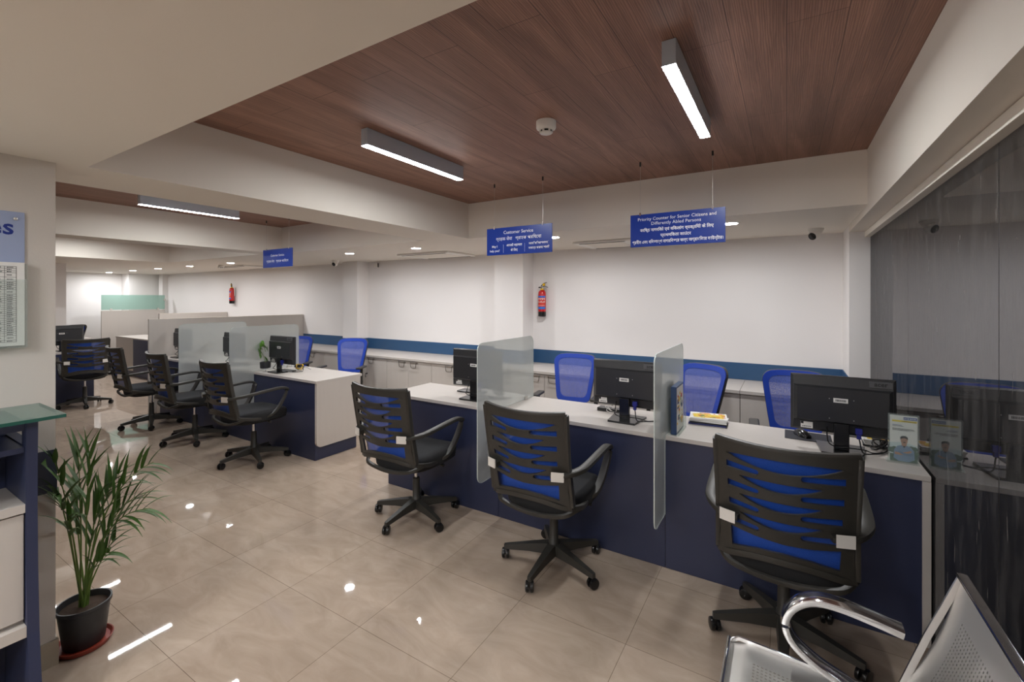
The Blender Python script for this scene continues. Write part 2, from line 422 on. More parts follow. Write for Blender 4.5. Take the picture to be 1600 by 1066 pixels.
def downlight(x, y, label):
    t = thing('downlight', label, 'downlight', (x, y, ZB), 0, 'recessed downlights')
    MB().lathe([(.062, 0), (.062, -.004), (.05, -.006), (.05, -.003)], n=28, cap=False).obj('rim', WHITEP, t)
    MB().lathe([(.0001, -.004), (.05, -.0035)], n=28, cap=False).obj('lens', DOWN, t)
for x, l in DN: downlight(x, 3.72, l)
for k, (x, y) in enumerate([(-.5, -.6), (-2.0, -.6), (-.5, -1.9), (-2.0, -1.9)]):
    downlight(x, y, ['recessed downlight behind the viewer near the glass wall', 'recessed downlight behind the viewer near the pillar', 'rear recessed downlight near the glass wall', 'rear recessed downlight near the pillar'][k])

# ------------------------------------------------------------------ ceiling devices
def smoke(name, loc, label, cat, s=1):
    t = thing(name, label, cat, loc)
    MB().lathe([(.05*s, 0), (.05*s, -.032*s), (.047*s, -.038*s), (.036*s, -.044*s)], n=28).obj('housing', WHITEP, t)
    m = MB().lathe([(.028*s, -.044*s), (.026*s, -.056*s)], n=20); m.obj('sensor_grille', BLACKG, t)
    m = MB()
    for k in range(6):
        a = k*PI/3; m.box(-.004*s, .004*s, .024*s, .034*s, -.058*s, -.043*s, M=Matrix.Rotation(a, 4, 'Z'))
    m.lathe([(.031*s, -.055*s), (.030*s, -.060*s), (.015*s, -.066*s), (.001, -.067*s)], n=24); m.obj('cap', WHITEP, t)
smoke('smoke_detector', (-1.036, 2.02, ZC), 'white round smoke detector on the brown wood ceiling between the two lamps', 'smoke detector')
smoke('smoke_detector', (-8.15, 3.9, ZB), 'small white ceiling detector far back near the far fire extinguisher', 'smoke detector', .9)
def camera_dome(loc, label, rz, s=1):
    t = thing('security_camera', label, 'security camera', loc, rz)
    MB().lathe([(.048*s, 0), (.048*s, -.012*s), (.043*s, -.02*s), (.036*s, -.034*s)], n=24).obj('mount', WHITEP, t)
    M = Matrix.Translation((0, -.012*s, -.045*s)) @ Matrix.Rotation(math.radians(115), 4, 'X')
    MB().lathe([(.001, -.03*s), (.022*s, -.026*s), (.034*s, -.012*s), (.037*s, .006*s), (.033*s, .02*s), (.028*s, .026*s)], n=24, M=M).obj('camera_body', WHITEP, t)
    MB().lathe([(.027*s, .022*s), (.026*s, .029*s), (.012*s, .031*s), (.001, .032*s)], n=24, M=M).obj('lens', BLACKG, t)
camera_dome((.20, 4.38, ZB), 'white dome security camera on the soffit close to the dark glass wall', math.radians(-38), 1.15)
camera_dome((-5.70, 4.30, ZB), 'white dome security camera in front of the narrow wall column, left of centre', math.radians(10), 1.1)
t = thing('junction_box', 'small white cable box high on the wall right of the narrow column', 'box', (-5.33, YW-.0, 2.03))
MB().box(-.04, .04, -.05, 0, -.035, .035, bev=.006).obj('box_body', WHITEP, t); MB().lathe([(.008, -.03), (.008, .03)], n=10, M=Matrix.Translation((.045, -.03, 0))).obj('cable_gland', BLACKP, t)
def vent(x0, x1, y0, y1, label):
    t = thing('air_vent', label, 'air vent', ((x0+x1)/2, (y0+y1)/2, ZB)); hx, hy = (x1-x0)/2, (y1-y0)/2
    MB().box(-hx, hx, -hy, hy, -.022, -.001, bev=.004).obj('frame', WHITEP, t)
    for q in (-hy+.02, hy-.045): MB().box(-hx+.06, hx-.06, q, q+.025, -.0245, -.021).obj('slot', mat('vent slot', (70, 66, 62), .7), t)
    m = MB().box(-hx+.1, hx-.1, -hy+.06, hy-.06, -.025, -.021, bev=.002); m.obj('intake_panel', CEIL, t)
vent(-4.25, -3.42, 4.12, 4.68, 'white ceiling air conditioner panel above the left cupboards')
vent(-1.83, -1.25, 4.15, 4.68, 'white ceiling air conditioner panel behind the priority counter sign')
vent(-8.6, -7.75, 4.05, 4.6, 'far white ceiling air conditioner panel near the small detector')

# ------------------------------------------------------------------ hanging signs
def sign(x0, x1, y, z0, z1, wires, lines, rules, label):
    cx, cz = (x0+x1)/2, (z0+z1)/2
    t = thing('hanging_sign', label, 'sign', (cx, y, z1))
    hw, h = (x1-x0)/2, z1-z0
    MB().box(-hw, hw, -.003, .003, -h, 0, bev=.0008).obj('sign_board', SIGNB, t)
    m = MB(); f = lambda a, b_: (a, -.0036, b_)
    for body, size, tx, tz, mw, bold in lines: put_text(m, body, size, tx*hw, -tz*h, f, 'C', bold, maxw=mw*hw)
    for rx, ra, rb in rules: m.box(rx*hw-.0006, rx*hw+.0006, -.0038, -.0034, -rb*h, -ra*h)
    m.obj('lettering', SIGNW, t)
    for wx in wires:
        MB().tube([(wx-cx, 0, 0), (wx-cx, 0, ZC-z1)], .0011, 6).obj('wire', STEEL, t)
        m = MB().box(wx-cx-.005, wx-cx+.005, -.006, .006, -.008, .012); m.obj('clamp', CHROME, t)
        MB().lathe([(.006, ZC-z1-.028), (.006, ZC-z1)], cx=wx-cx, n=10).obj('ceiling_anchor', BLACKP, t)
L1 = [('Customer Service', .036, 0, .24, 1.1, 0), ('ग्राहक सेवा   গ্রাহক পরিষেবা', .034, 0, .47, 1.4, 0),
      ('May I', .024, -.74, .72, .4, 1), ('help you?', .024, -.74, .88, .46, 1),
      ('आपकी सहायता', .024, -.12, .70, .56, 1), ('के िलए', .024, -.12, .88, .3, 1),
      ('আমি কি আপনাকে', .021, .62, .68, .66, 1), ('সাহায্য করতে পারি?', .021, .62, .84, .66, 1)]
sign(-2.02, -1.447, 2.92, 1.862, 2.072, (-1.95, -1.525), L1, [(-.46, .62, .93), (.2, .62, .93)], 'blue hanging customer service sign with three small columns of text')
L2 = [('Priority Counter for Senior Citizens and', .029, 0, .20, 1.66, 0), ('Differently Abled Persons', .029, 0, .345, 1.1, 0),
      ('वरिष्ठ नागरिकों एवं विकलांग व्यक्तियों के िलए', .026, 0, .535, 1.55, 1), ('प्राथमिकता काउंटर', .026, 0, .715, .66, 1),
      ('প্রবীন এবং বিকলাঙ্গ নাগরিকদের জন্য অগ্রাধিকার কাউন্টার।', .027, 0, .90, 1.92, 1)]
sign(-.884, -.312, 2.95, 1.862, 2.074, (-.82, -.383), L2, [], 'blue hanging priority counter sign for senior citizens and differently abled persons')
L3 = [('Customer Service', .036, 0, .40, 1.15, 0), ('ग्राहक सेवा   গ্রাহক পরিষেবা', .036, 0, .72, 1.55, 0)]
sign(-5.164, -4.594, 2.92, 1.877, 2.081, (-5.10, -4.66), L3, [], 'small far blue hanging customer service sign above the middle counter row')

# ------------------------------------------------------------------ fire extinguishers
def extinguisher(loc, label, rz):
    t = thing('fire_extinguisher', label, 'fire extinguisher', loc, rz)
    MB().lathe([(.030, 0), (.046, .004), (.047, .06)], n=28).obj('foot_ring', BLACKG, t)
    MB().lathe([(.046, .058), (.046, .27), (.042, .295), (.028, .312), (.018, .316)], n=28).obj('cylinder', RED, t)
    lab = MB()
    def arc(a0, a1, z0, z1, mi, r=.0468):
        n = 14; vs = []; fs = []
        for k in range(n+1):
            a = a0+(a1-a0)*k/n
            vs += [(r*math.cos(a), r*math.sin(a), z0), (r*math.cos(a), r*math.sin(a), z1)]
        for k in range(n): fs.append((2*k, 2*k+2, 2*k+3, 2*k+1))
        lab.add(vs, fs, mi)
    A, B = -PI*.95, -PI*.05
    arc(A, B, .225, .245, 0); arc(A, B, .09, .118, 0)
    arc(A, B, .118, .225, 1, .0466)
    for k in range(9):
        a = A+.25+.28*k; arc(a, a+.16, .20+.006*(k % 2), .218, 2, .0471); arc(a, a+.12, .165, .176+.006*(k % 3), 2, .0471)
        arc(a+.05, a+.18, .130, .136, 2, .0471)
    lab.obj('printed_label', [BLUEL, mat('label red', (205, 50, 40), .4), STICK], t)
    MB().lathe([(.020, .314), (.020, .330), (.014, .334)], n=18).obj('collar', YEL, t)
    m = MB().box(-.012, .012, -.012, .012, .33, .358, bev=.003); m.obj('valve', CHROME, t)
    MB().tube([(-.005, 0, .352), (.03, 0, .362), (.075, 0, .345)], 1, 8, sec=(.008, .004)).obj('carry_handle', BLACKG, t)
    MB().tube([(-.012, 0, .362), (.02, 0, .392), (.06, 0, .402)], 1, 8, sec=(.008, .004)).obj('squeeze_lever', BLACKG, t)
    MB().lathe([(.016, .0), (.016, .012)], n=16, M=Matrix.Translation((.03, -.004, .378)) @ Matrix.Rotation(PI/2, 4, 'X')).obj('safety_tag', YEL, t)
    MB().tube(catmull([(-.012, 0, .345), (-.035, -.005, .347), (-.04, -.004, .34)]), .007, 8).obj('nozzle', BLACKG, t)
    m = MB().box(-.012, .012, .040, .058, .15, .32); m.obj('wall_bracket', STEEL, t)
    return t
extinguisher((-2.47, YW-.058, 1.31), 'red fire extinguisher on the white wall near the wide column, nearer one', 0)
extinguisher((-9.45, YW-.058, 1.42), 'far red fire extinguisher on the white wall above the low partitions', math.radians(-35))
t = thing('light_switch', 'small white switch plate on the left side of the wide wall column', 'switch', (-3.021, 4.64, 1.53))
MB().box(-.008, 0, -.022, .022, -.045, .045, bev=.003).obj('plate', WHITEP, t); MB().box(-.012, -.007, -.010, .010, -.02, .02, bev=.002).obj('rocker', WHITEP, t)

# ------------------------------------------------------------------ cupboards along the back wall
YCF = 4.2
def cupboard(x0, x1, nd, label, key=False, dep=.555):
    t = thing('cupboard', label, 'cupboard', ((x0+x1)/2, YCF, 0), 0, 'low white cupboards along the back wall')
    hx = (x1-x0)/2; g = .0025
    MB().box(-hx+g, hx-g, .02, dep, .085, .727).obj('carcass', mat('carcass shadow brown', (112, 102, 92), .7), t)  # dark brown paints the shade in the gaps round doors and under worktop
    MB().box(-hx+g, hx-g, .03, .05, .004, .085).obj('plinth', LAMEDGE, t)
    for k in range(nd):
        a = -hx+2*hx*k/nd+g; b_ = -hx+2*hx*(k+1)/nd-g
        d = MB().box(a, b_, 0, .019, .09, .721).obj('door', LAM, t)
        left = (k % 2 == 0) if nd > 1 else True
        hx_ = (b_-.10) if left else (a+.10)
        if nd == 1: hx_ = b_-.1
        MB().tube([(hx_-.052, -.001, .705), (hx_-.052, -.022, .712), (hx_+.052, -.022, .712), (hx_+.052, -.001, .705)], .0048, 6).tube(catmull([(hx_-.05, -.022, .712), (hx_-.042, -.020, .66), (hx_-.03, -.018, .645), (hx_+.03, -.018, .645), (hx_+.042, -.020, .66), (hx_+.05, -.022, .712)], 3), .0036, 6).obj('handle', mat('dark satin handle', (120, 114, 108), .4, metal=.7), d)
    if key:
        m = MB().lathe([(.008, 0), (.008, .01)], n=10, M=Matrix.Translation((.012, 0, .5)) @ Matrix.Rotation(PI/2, 4, 'X'))
        m.box(.006, .018, -.03, -.01, .494, .506); m.tube([(.012, -.028, .497), (.008, -.028, .47), (.012, -.026, .45)], .005, 6)
        m.obj('lock_with_key', BLACKG, t)
    return t
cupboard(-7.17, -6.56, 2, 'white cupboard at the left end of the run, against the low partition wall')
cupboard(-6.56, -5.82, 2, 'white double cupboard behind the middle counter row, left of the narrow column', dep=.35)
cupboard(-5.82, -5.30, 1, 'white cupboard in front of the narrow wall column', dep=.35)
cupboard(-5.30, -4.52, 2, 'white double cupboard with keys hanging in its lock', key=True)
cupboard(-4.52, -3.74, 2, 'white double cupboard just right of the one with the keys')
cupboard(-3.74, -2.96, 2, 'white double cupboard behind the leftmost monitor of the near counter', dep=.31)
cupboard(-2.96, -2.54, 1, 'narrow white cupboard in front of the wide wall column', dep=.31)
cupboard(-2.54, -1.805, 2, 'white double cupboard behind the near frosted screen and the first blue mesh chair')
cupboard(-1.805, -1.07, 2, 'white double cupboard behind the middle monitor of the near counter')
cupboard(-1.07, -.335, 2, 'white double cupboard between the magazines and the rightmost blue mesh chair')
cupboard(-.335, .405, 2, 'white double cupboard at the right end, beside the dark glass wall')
m = MB()
m.box(-7.18, -.336, 4.185, 4.563, .729, .755).box(-.334, .407, 4.185, 4.766, .729, .755)
m.box(-7.18, -5.882, 4.563, 4.766, .729, .755).box(-5.540, -3.022, 4.563, 4.766, .729, .755).box(-2.615, -.336, 4.563, 4.766, .729, .755)
m.v = [(x, y, z) for x, y, z in m.v]
# keep clear of the wide column face
wt = MB()
for (a, b_, c0, c1) in ((-7.18, -5.885, 4.185, 4.766), (-5.885, -5.538, 4.185, 4.558), (-5.538, -3.024, 4.185, 4.766), (-3.024, -2.613, 4.185, 4.513), (-2.613, -.3365, 4.185, 4.766), (-.3335, .407, 4.185, 4.766)):
    wt.box(a, b_, c0, c1, .729, .755)
tag(wt.obj('worktop', LAM), 'long white laminate worktop over the low cupboards along the back wall', 'worktop')

# ------------------------------------------------------------------ counters
def desk(x0, x1, y0, y1, label, group, right_end=False, left_end=False, kick=False, lpost=False):
    t = thing('service_desk', label, 'desk', ((x0+x1)/2, (y0+y1)/2, 0), 0, group)
    hx, hy = (x1-x0)/2, (y1-y0)/2
    m = MB().box(-hx+.001, hx-.001, -hy, hy, .726, .750, bev=.0015); m.obj('tabletop', LAM, t)
    rx = hx-.03 if right_end else hx-.0015
    lx = -hx+.03 if left_end else (-hx+.10 if lpost else -hx+.0015)
    f = MB().box(lx, rx, -hy+.008, -hy+.026, .002, .7255); f.obj('front_panel', NAVY, t)
    if right_end and not kick:
        MB().box(hx-.03, hx-.001, -hy+.001, hy-.01, .002, .7255).obj('end_panel', LAM, t)
    if right_end and kick:
        MB().prism(rrect(-hy+.006, hy-.02, .125, .7255, .05, which=(1, 0, 0, 0)), 'x', hx-.028, hx-.001).obj('end_panel', LAM, t)
        MB().prism([(-hy+.026, .002), (hy-.05, .002), (hy-.05, .7), (-hy+.026, .7)], 'x', hx-.06, hx-.029).obj('kick_panel', NAVY, t)
        MB().box(hx-.03, hx-.027, -hy+.010, -hy+.06, .002, .3).obj('kick_corner', NAVY, t)
    if left_end: MB().box(-hx+.001, -hx+.03, -hy+.001, hy-.01, .002, .7255).obj('end_panel', LAM, t)
    if lpost: MB().box(-hx+.001, -hx+.10, -hy+.008, -hy+.026, .002, .7255).obj('end_panel', LAM, t)
    # support panel under the staff side
    MB().box(-hx+.035, -hx+.053, -hy+.03, hy-.05, .002, .7255).obj('support_panel', LAM, t)
    return t
G1, G2 = 'near counter desks', 'middle counter row desks'
D0, D1 = 2.61, 3.125
desk(-2.80, -1.714, D0, D1, 'navy fronted white desk at the left end of the near counter', G1)
desk(-1.714, -.586, D0, D1, 'navy fronted white desk between the two frosted screens of the near counter', G1)
desk(-.586, .536, D0, D1, 'navy fronted white desk against the dark glass wall, under the priority sign', G1, right_end=True)
desk(-4.79, -3.74, D0, 3.14, 'white desk with white end panel and navy kick at the right of the middle row', G2, right_end=True, kick=True)
desk(-5.89, -4.79, D0, 3.14, 'navy fronted desk in the centre of the middle row between two frosted screens', G2)
desk(-7.15, -5.89, D0, 3.14, 'navy fronted desk at the left of the middle row beside the low partition', G2, lpost=True)

def screen(x, label, group, y0=2.365, y1=3.117, z0=.31, z1=1.233):
    """frosted screen slotted over the front edge of the desk: low tongue in front, sheet above"""
    r = .055; yd = D0-.002; th = .006
    pts = []
    def arc(cy, cz, a0, a1, n=7):
        for k in range(n+1):
            a = a0+(a1-a0)*k/n; pts.append((cy+r*math.cos(a), cz+r*math.sin(a)))
    arc(y0+r, z0+r, PI, 1.5*PI)
    pts.append((yd, z0)); pts.append((yd, .752)); pts.append((y1, .752))
    arc(y1-r, z1-r, 0, .5*PI); arc(y0+r, z1-r, .5*PI, PI)
    t = thing('screen_partition', label, 'glass screen', (x, (y0+y1)/2, 0), 0, group)
    yc = (y0+y1)/2; P = [(a-yc, b_) for a, b_ in pts]; n = len(P)
    MB().add([(-th/2, a, b_) for a, b_ in P]+[(th/2, a, b_) for a, b_ in P], [tuple(range(n)), tuple(range(n, 2*n))[::-1]]).obj('glass_sheet', FROST, t)
    MB().add([(-th/2, a, b_) for a, b_ in P]+[(th/2, a, b_) for a, b_ in P], [(i, (i+1) % n, (i+1) % n+n, i+n) for i in range(n)]).obj('polished_edge', GLEDGE, t)
    m = MB().box(-.012, .012, .235, .275, .7505, .775, bev=.002); m.obj('foot_clip', STEEL, t)
    return t
screen(-1.714, 'frosted glass screen between the two left chairs of the near counter', 'frosted glass screens')
screen(-.586, 'frosted glass screen seen edge-on beside the upright brochures', 'frosted glass screens')
screen(-4.79, 'frosted glass screen beside the small potted plant', 'frosted glass screens')
screen(-5.89, 'frosted glass screen farthest along the middle counter row', 'frosted glass screens')

# ------------------------------------------------------------------ swivel chairs
def star_base(t, phase):
    for k in range(5):
        pass
    m = MB(); R_ = .285
    for k in range(5):
        a = math.radians(phase+72*k); M = Matrix.Rotation(a, 4, 'Z')
        rings = []
        for r, w_, zt, h in ((.0, .030, .125, .055), (.05, .028, .125, .055), (.15, .021, .108, .040), (R_-.01, .015, .084, .026), (R_+.008, .012, .080, .022)):
            rings.append([M @ Vector((r, w_, zt-h)), M @ Vector((r, w_*.8, zt)), M @ Vector((r, -w_*.8, zt)), M @ Vector((r, -w_, zt-h))])
        m.loft(rings, smooth=False)
        m.lathe([(.009, .045), (.009, .07)], n=8, M=M @ Matrix.Translation((R_, 0, 0)))
    m.lathe([(.030, .062), (.033, .12), (.030, .135), (.026, .14), (.024, .27), (.019, .275)], n=18)
    base = m.obj('star_base', BLACKP, t)
    for k in range(5):
        a = math.radians(phase+72*k)
        wm = MB(); ang = a+1.1+.7*math.sin(k*2.3+phase)
        M = Matrix.Translation((R_*math.cos(a), R_*math.sin(a), .029)) @ Matrix.Rotation(ang, 4, 'Z') @ Matrix.Rotation(PI/2, 4, 'X')
        for s_ in (-1, 1):
            wm.lathe([(.008, s_*.006), (.028, s_*.006), (.029, s_*.010), (.027, s_*.020), (.018, s_*.023), (.001, s_*.023)], n=20, M=M)
        wm.box(-.010, .010, -.006, .026, -.006, .006, M=M)
        wm.obj('caster', BLACKG, base)
    MB().lathe([(.0125, .27), (.0125, .405)], n=16).obj('gas_lift', CHROME, t)
    m = MB().box(-.07, .07, -.10, .10, .395, .425, bev=.006).box(-.045, .045, -.17, -.08, .40, .42, bev=.004); m.obj('tilt_mechanism', BLACKP, t)
    MB().tube([(.05, .02, .405), (.14, .03, .398), (.19, .035, .385), (.215, .035, .38)], [.006, .006, .010, .011], 8).obj('lever', BLACKP, t)
def super_seat(t, mt):
    rings = []; n = 36
    prof = [(.30, .380), (.85, .384), (.97, .400), (1.0, .452), (.985, .470), (.93, .484), (.78, .492), (.45, .490), (.05, .488)]
    for r, z in prof:
        ring = []
        for k in range(n):
            a = 2*PI*k/n; ca, sa = math.cos(a), math.sin(a); q = .62
            x = .238*r*math.copysign(abs(ca)**q, ca); y = .005+.252*r*math.copysign(abs(sa)**q, sa)
            dz = -.018*max(0, (y-.14)/.12)**2 if y > .14 else 0
            dz += .012*(abs(x)/.24)**2
            ring.append(Vector((x, y, z+dz)))
        rings.append(ring)
    MB().loft(rings).obj('seat', mt, t)

def shell_from_outline(outline, holes, fn, thick, cuts=18, xr=.26):
    """flat outline with holes -> bent, thickened shell.  fn maps (x,z) to the 3D mid surface"""
    c = bpy.data.curves.new('c', 'CURVE'); c.dimensions = '2D'; c.fill_mode = 'BOTH'
    for poly in [outline]+holes:
        sp = c.splines.new('POLY'); sp.points.add(len(poly)-1); sp.use_cyclic_u = True
        for i, p in enumerate(poly): sp.points[i].co = (p[0], p[1], 0, 1)
    o = bpy.data.objects.new('c', c); COL.objects.link(o)
    dg = bpy.context.evaluated_depsgraph_get(); me = bpy.data.meshes.new_from_object(o.evaluated_get(dg))
    bpy.data.objects.remove(o); bpy.data.curves.remove(c)
    bm = bmesh.new(); bm.from_mesh(me); bpy.data.meshes.remove(me)
    bmesh.ops.remove_doubles(bm, verts=bm.verts, dist=1e-5)
    for k in range(1, cuts):
        x = -xr+2*xr*k/cuts
        bmesh.ops.bisect_plane(bm, geom=bm.verts[:]+bm.edges[:]+bm.faces[:], plane_co=(x, 0, 0), plane_no=(1, 0, 0))
    zs = [v.co.y for v in bm.verts]; z0_, z1_ = min(zs), max(zs)
    for k in range(1, 8):
        z = z0_+(z1_-z0_)*k/8
        bmesh.ops.bisect_plane(bm, geom=bm.verts[:]+bm.edges[:]+bm.faces[:], plane_co=(0, z, 0), plane_no=(0, 1, 0))
    bm.verts.index_update(); bm.edges.index_update()
    V = [fn(v.co.x, v.co.y) for v in bm.verts]
    F = [[v.index for v in f.verts] for f in bm.faces]
    # make all faces point the same way (2D winding)
    G = []
    for f, bf in zip(F, bm.faces):
        a = sum(bf.verts[i].co.x*bf.verts[(i+1) % len(bf.verts)].co.y-bf.verts[(i+1) % len(bf.verts)].co.x*bf.verts[i].co.y for i in range(len(bf.verts)))
        if abs(a) < 1e-12: continue
        G.append(f if a > 0 else f[::-1])
    bm.free()
    n = len(V); back = [v+Vector((0, -thick/2, 0)) for v in V]; front = [v+Vector((0, thick/2, 0)) for v in V]
    cnt = {}
    for f in G:
        for i in range(len(f)): cnt[(f[i], f[(i+1) % len(f)])] = 1
    faces = [tuple(f) for f in G]+[tuple(i+n for i in f[::-1]) for f in G]
    for (a, b_) in cnt:
        if (b_, a) not in cnt: faces.append((b_, a, a+n, b_+n))
    m = MB(); m.add(back+front, faces); return m

def bx(w_): return .228+.012*w_          # half width at height fraction
def back_y(x, z, off=0):
    w_ = (z-.48)/.48
    return -.262-.055*(1-(x/.24)**2)-.085*max(w_, 0)**1.3-.012*math.sin(max(0, min(1, w_))*PI)+off
def visitor_chair():
    t = thing('office_chair', 'x', 'office chair', (0, 0, 0), 0, 'black visitor swivel chairs with blue mesh')
    super_seat(t, SEATF)
    star_base(t, 54)
    # ribbed plastic shell with long lens shaped slots
    out = []
    for k in range(25):  # bottom rim, bowed down in the middle
        a = -1+2*k/24; out.append((a*.236, .468+.040*(1-a*a)))
    for k in range(1, 9):
        w_ = k/9; out.append((.236-.022*math.sin(min(1, w_*2)*PI)*.7+.004*w_, .470+.47*w_))
    for k in range(25):
        a = 1-2*k/24; out.append((a*.238, .955+.012*a*a-.004*(1-a*a)))
    for k in range(8, 0, -1):
        w_ = k/9; out.append((-(.236-.022*math.sin(min(1, w_*2)*PI)*.7+.004*w_), .470+.47*w_))
    holes = []
    def lens(x0, x1, z, h, sag, slant=0):
        top, bot = [], []
        for k in range(15):
            s = k/14; x = x0+(x1-x0)*s; c_ = z-sag*math.sin(PI*s)+slant*s
            hh = h*math.sin(PI*min(1, max(0, s)))**.8
            top.append((x, c_+hh*.35)); bot.append((x, c_-hh*.65))
        holes.append(top+bot[1:-1][::-1])
    def slot(x0, x1, z, h, rnd, slant=0):
        # rounded on one end (rnd=-1 left, +1 right), square on the other
        p = []
        r = h/2; n = 5
        def zz(x): return z+slant*(x-x0)/(x1-x0)
        if rnd > 0:
            p += [(x0, zz(x0)+r*1.25), (x0, zz(x0)-r*1.25)]+[((x0+x1)/2, zz((x0+x1)/2)-r*1.1)]+[(x1-r+r*math.cos(-PI/2+PI*k/n), zz(x1)+r*math.sin(-PI/2+PI*k/n)) for k in range(n+1)]+[((x0+x1)/2, zz((x0+x1)/2)+r*1.1)]
        else:
            p += [(x1, zz(x1)-r*1.25), (x1, zz(x1)+r*1.25)]+[((x0+x1)/2, zz((x0+x1)/2)+r*1.1)]+[(x0+r+r*math.cos(PI/2+PI*k/n), zz(x0)+r*math.sin(PI/2+PI*k/n)) for k in range(n+1)]+[((x0+x1)/2, zz((x0+x1)/2)-r*1.1)]
        holes.append(p)
    zt = .905; dz = .0775
    for i in range(4):
        z = zt-i*dz
        if i == 0: lens(-.196, .190, z+.010, .050, .012)
        else: lens(-.150, .130, z+.005, .038, .014)
    for i in range(4):
        z = zt-.042-i*dz
        slot(.055, .192-.004*i, z+.001, .023, -1, .004)
        slot(-.194+.004*i, -.080, z+.006, .022, 1, -.010)
    # wide bottom opening
    holes.append([(-.182, .606), (-.178, .520), (-.09, .540), (0, .546), (.09, .540), (.178, .520), (.182, .602), (.09, .592), (0, .588), (-.09, .594)])
    m = shell_from_outline(out, holes, lambda x, z: Vector((x, back_y(x, z), z)), .013, cuts=14, xr=.25)
    # thicker rolled rims: sides, top, bottom hoop that wraps the seat
    for s_ in (-1, 1):
        m.tube([(s_*(.230+.006*abs(z-.7)/.25), back_y(.230, z)+.006, z) for z in [.49+.047*k for k in range(11)]], 1, 8, sec=(.010, .016), up=(0, 1, 0))
    m.tube([(x, back_y(x, .958)+.004, .958+.010*(x/.23)**2) for x in [-.232+.029*k for k in range(17)]], 1, 8, sec=(.013, .011))
    m.tube(catmull([(-.20, .02, .432), (-.232, -.10, .44), (-.240, -.20, .462), (-.20, back_y(.20, .48), .482), (-.10, back_y(.10, .48)-.004, .505), (0, back_y(0, .48)-.006, .512),
                    (.10, back_y(.10, .48)-.004, .505), (.20, back_y(.20, .48), .482), (.240, -.20, .462), (.232, -.10, .44), (.20, .02, .432)], 5), 1, 8, sec=(.012, .014))
    # lower hoop under the seat
    m.tube(catmull([(-.238, -.20, .458), (-.19, -.262, .432), (-.09, -.265, .408), (0, -.258, .398), (.09, -.265, .408), (.19, -.262, .432), (.238, -.20, .458)], 5), 1, 8, sec=(.012, .011))
    m.tube([(0, -.245, .395), (0, -.12, .405)], 1, 8, sec=(.04, .010))
    m.obj('back_frame', BLACKP, t)
    g = MB(); nx, nz = 14, 12; vs = []; fs = []
    for j in range(nz+1):
        z = .50+.445*j/nz
        for i in range(nx+1):
            x = (-.215+.43*i/nx); vs.append((x, back_y(x, z)*.75-.262*.25+.032-.02*(1-(x/.23)**2)-.02*((z-.48)/.48), z))
    for j in range(nz):
        for i in range(nx): a = j*(nx+1)+i; fs.append((a, a+1, a+nx+2, a+nx+1))
    g.add(vs, fs, 0, True); g.obj('backrest_mesh', MESHB, t)
    for s_ in (-1, 1):
        arm = MB().tube(catmull([(s_*.150, back_y(.15, .655)-.012, .655), (s_*.215, back_y(.215, .655)-.012, .660), (s_*.262, -.245, .668), (s_*.275, -.17, .676), (s_*.278, .02, .692), (s_*.278, .10, .694),
                              (s_*.277, .148, .682), (s_*.272, .158, .655), (s_*.262, .13, .58), (s_*.25, .08, .50), (s_*.235, .03, .452), (s_*.20, -.01, .435)], 5), 1, 10, sec=(.022, .0125))
        a_ = arm.obj('armrest', BLACKP, t)
        x0 = .163; P = []
        pm = MB(); n = 6; vs = []; fs = []
        for k in range(n+1):
            x = s_*(x0+.058*k/n); yv = back_y(abs(x), .657)-.039
            vs += [(x, yv, .634), (x, yv, .680)]
        for k in range(n): fs.append((2*k, 2*k+2, 2*k+3, 2*k+1))
        pm.add(vs, fs); bk = [(v[0], v[1]+.004, v[2]) for v in vs]; pm.add(bk, fs)
        o = len(vs)
        pm.obj('plastic_wrap', WHITEP, a_)['label'] = 'white plastic wrap left on the arm joint'
    return t
vc = visitor_chair()
VG = 'black visitor swivel chairs with blue mesh'
spots = [(-2.215, 2.33, 2, 'black office chair with blue mesh at the left desk of the near counter'),
         (-1.14, 2.32, 0, 'black office chair with blue mesh between the two frosted screens of the near counter'),
         (-.012, 2.335, 0, 'large near black office chair with blue mesh in front of the rightmost monitor'),
         (-4.29, 2.335, 0, 'black office chair with blue mesh in front of the small potted plant, middle row'),
         (-5.44, 2.335, -2, 'black office chair with blue mesh, centre of the three at the middle row'),
         (-6.52, 2.335, -2, 'black office chair with blue mesh, leftmost and farthest of the middle row')]
for i, (x, y, rz, l) in enumerate(spots):
    if i == 0: vc.location = (x, y, 0); vc.rotation_euler = (0, 0, math.radians(rz)); vc['label'] = l
    else: clone(vc, (x, y, 0), math.radians(rz), l)
clone(vc, (-8.50, 2.26, 0), math.radians(78), 'black office chair with blue mesh at the far left desk, right of the pillar edge')

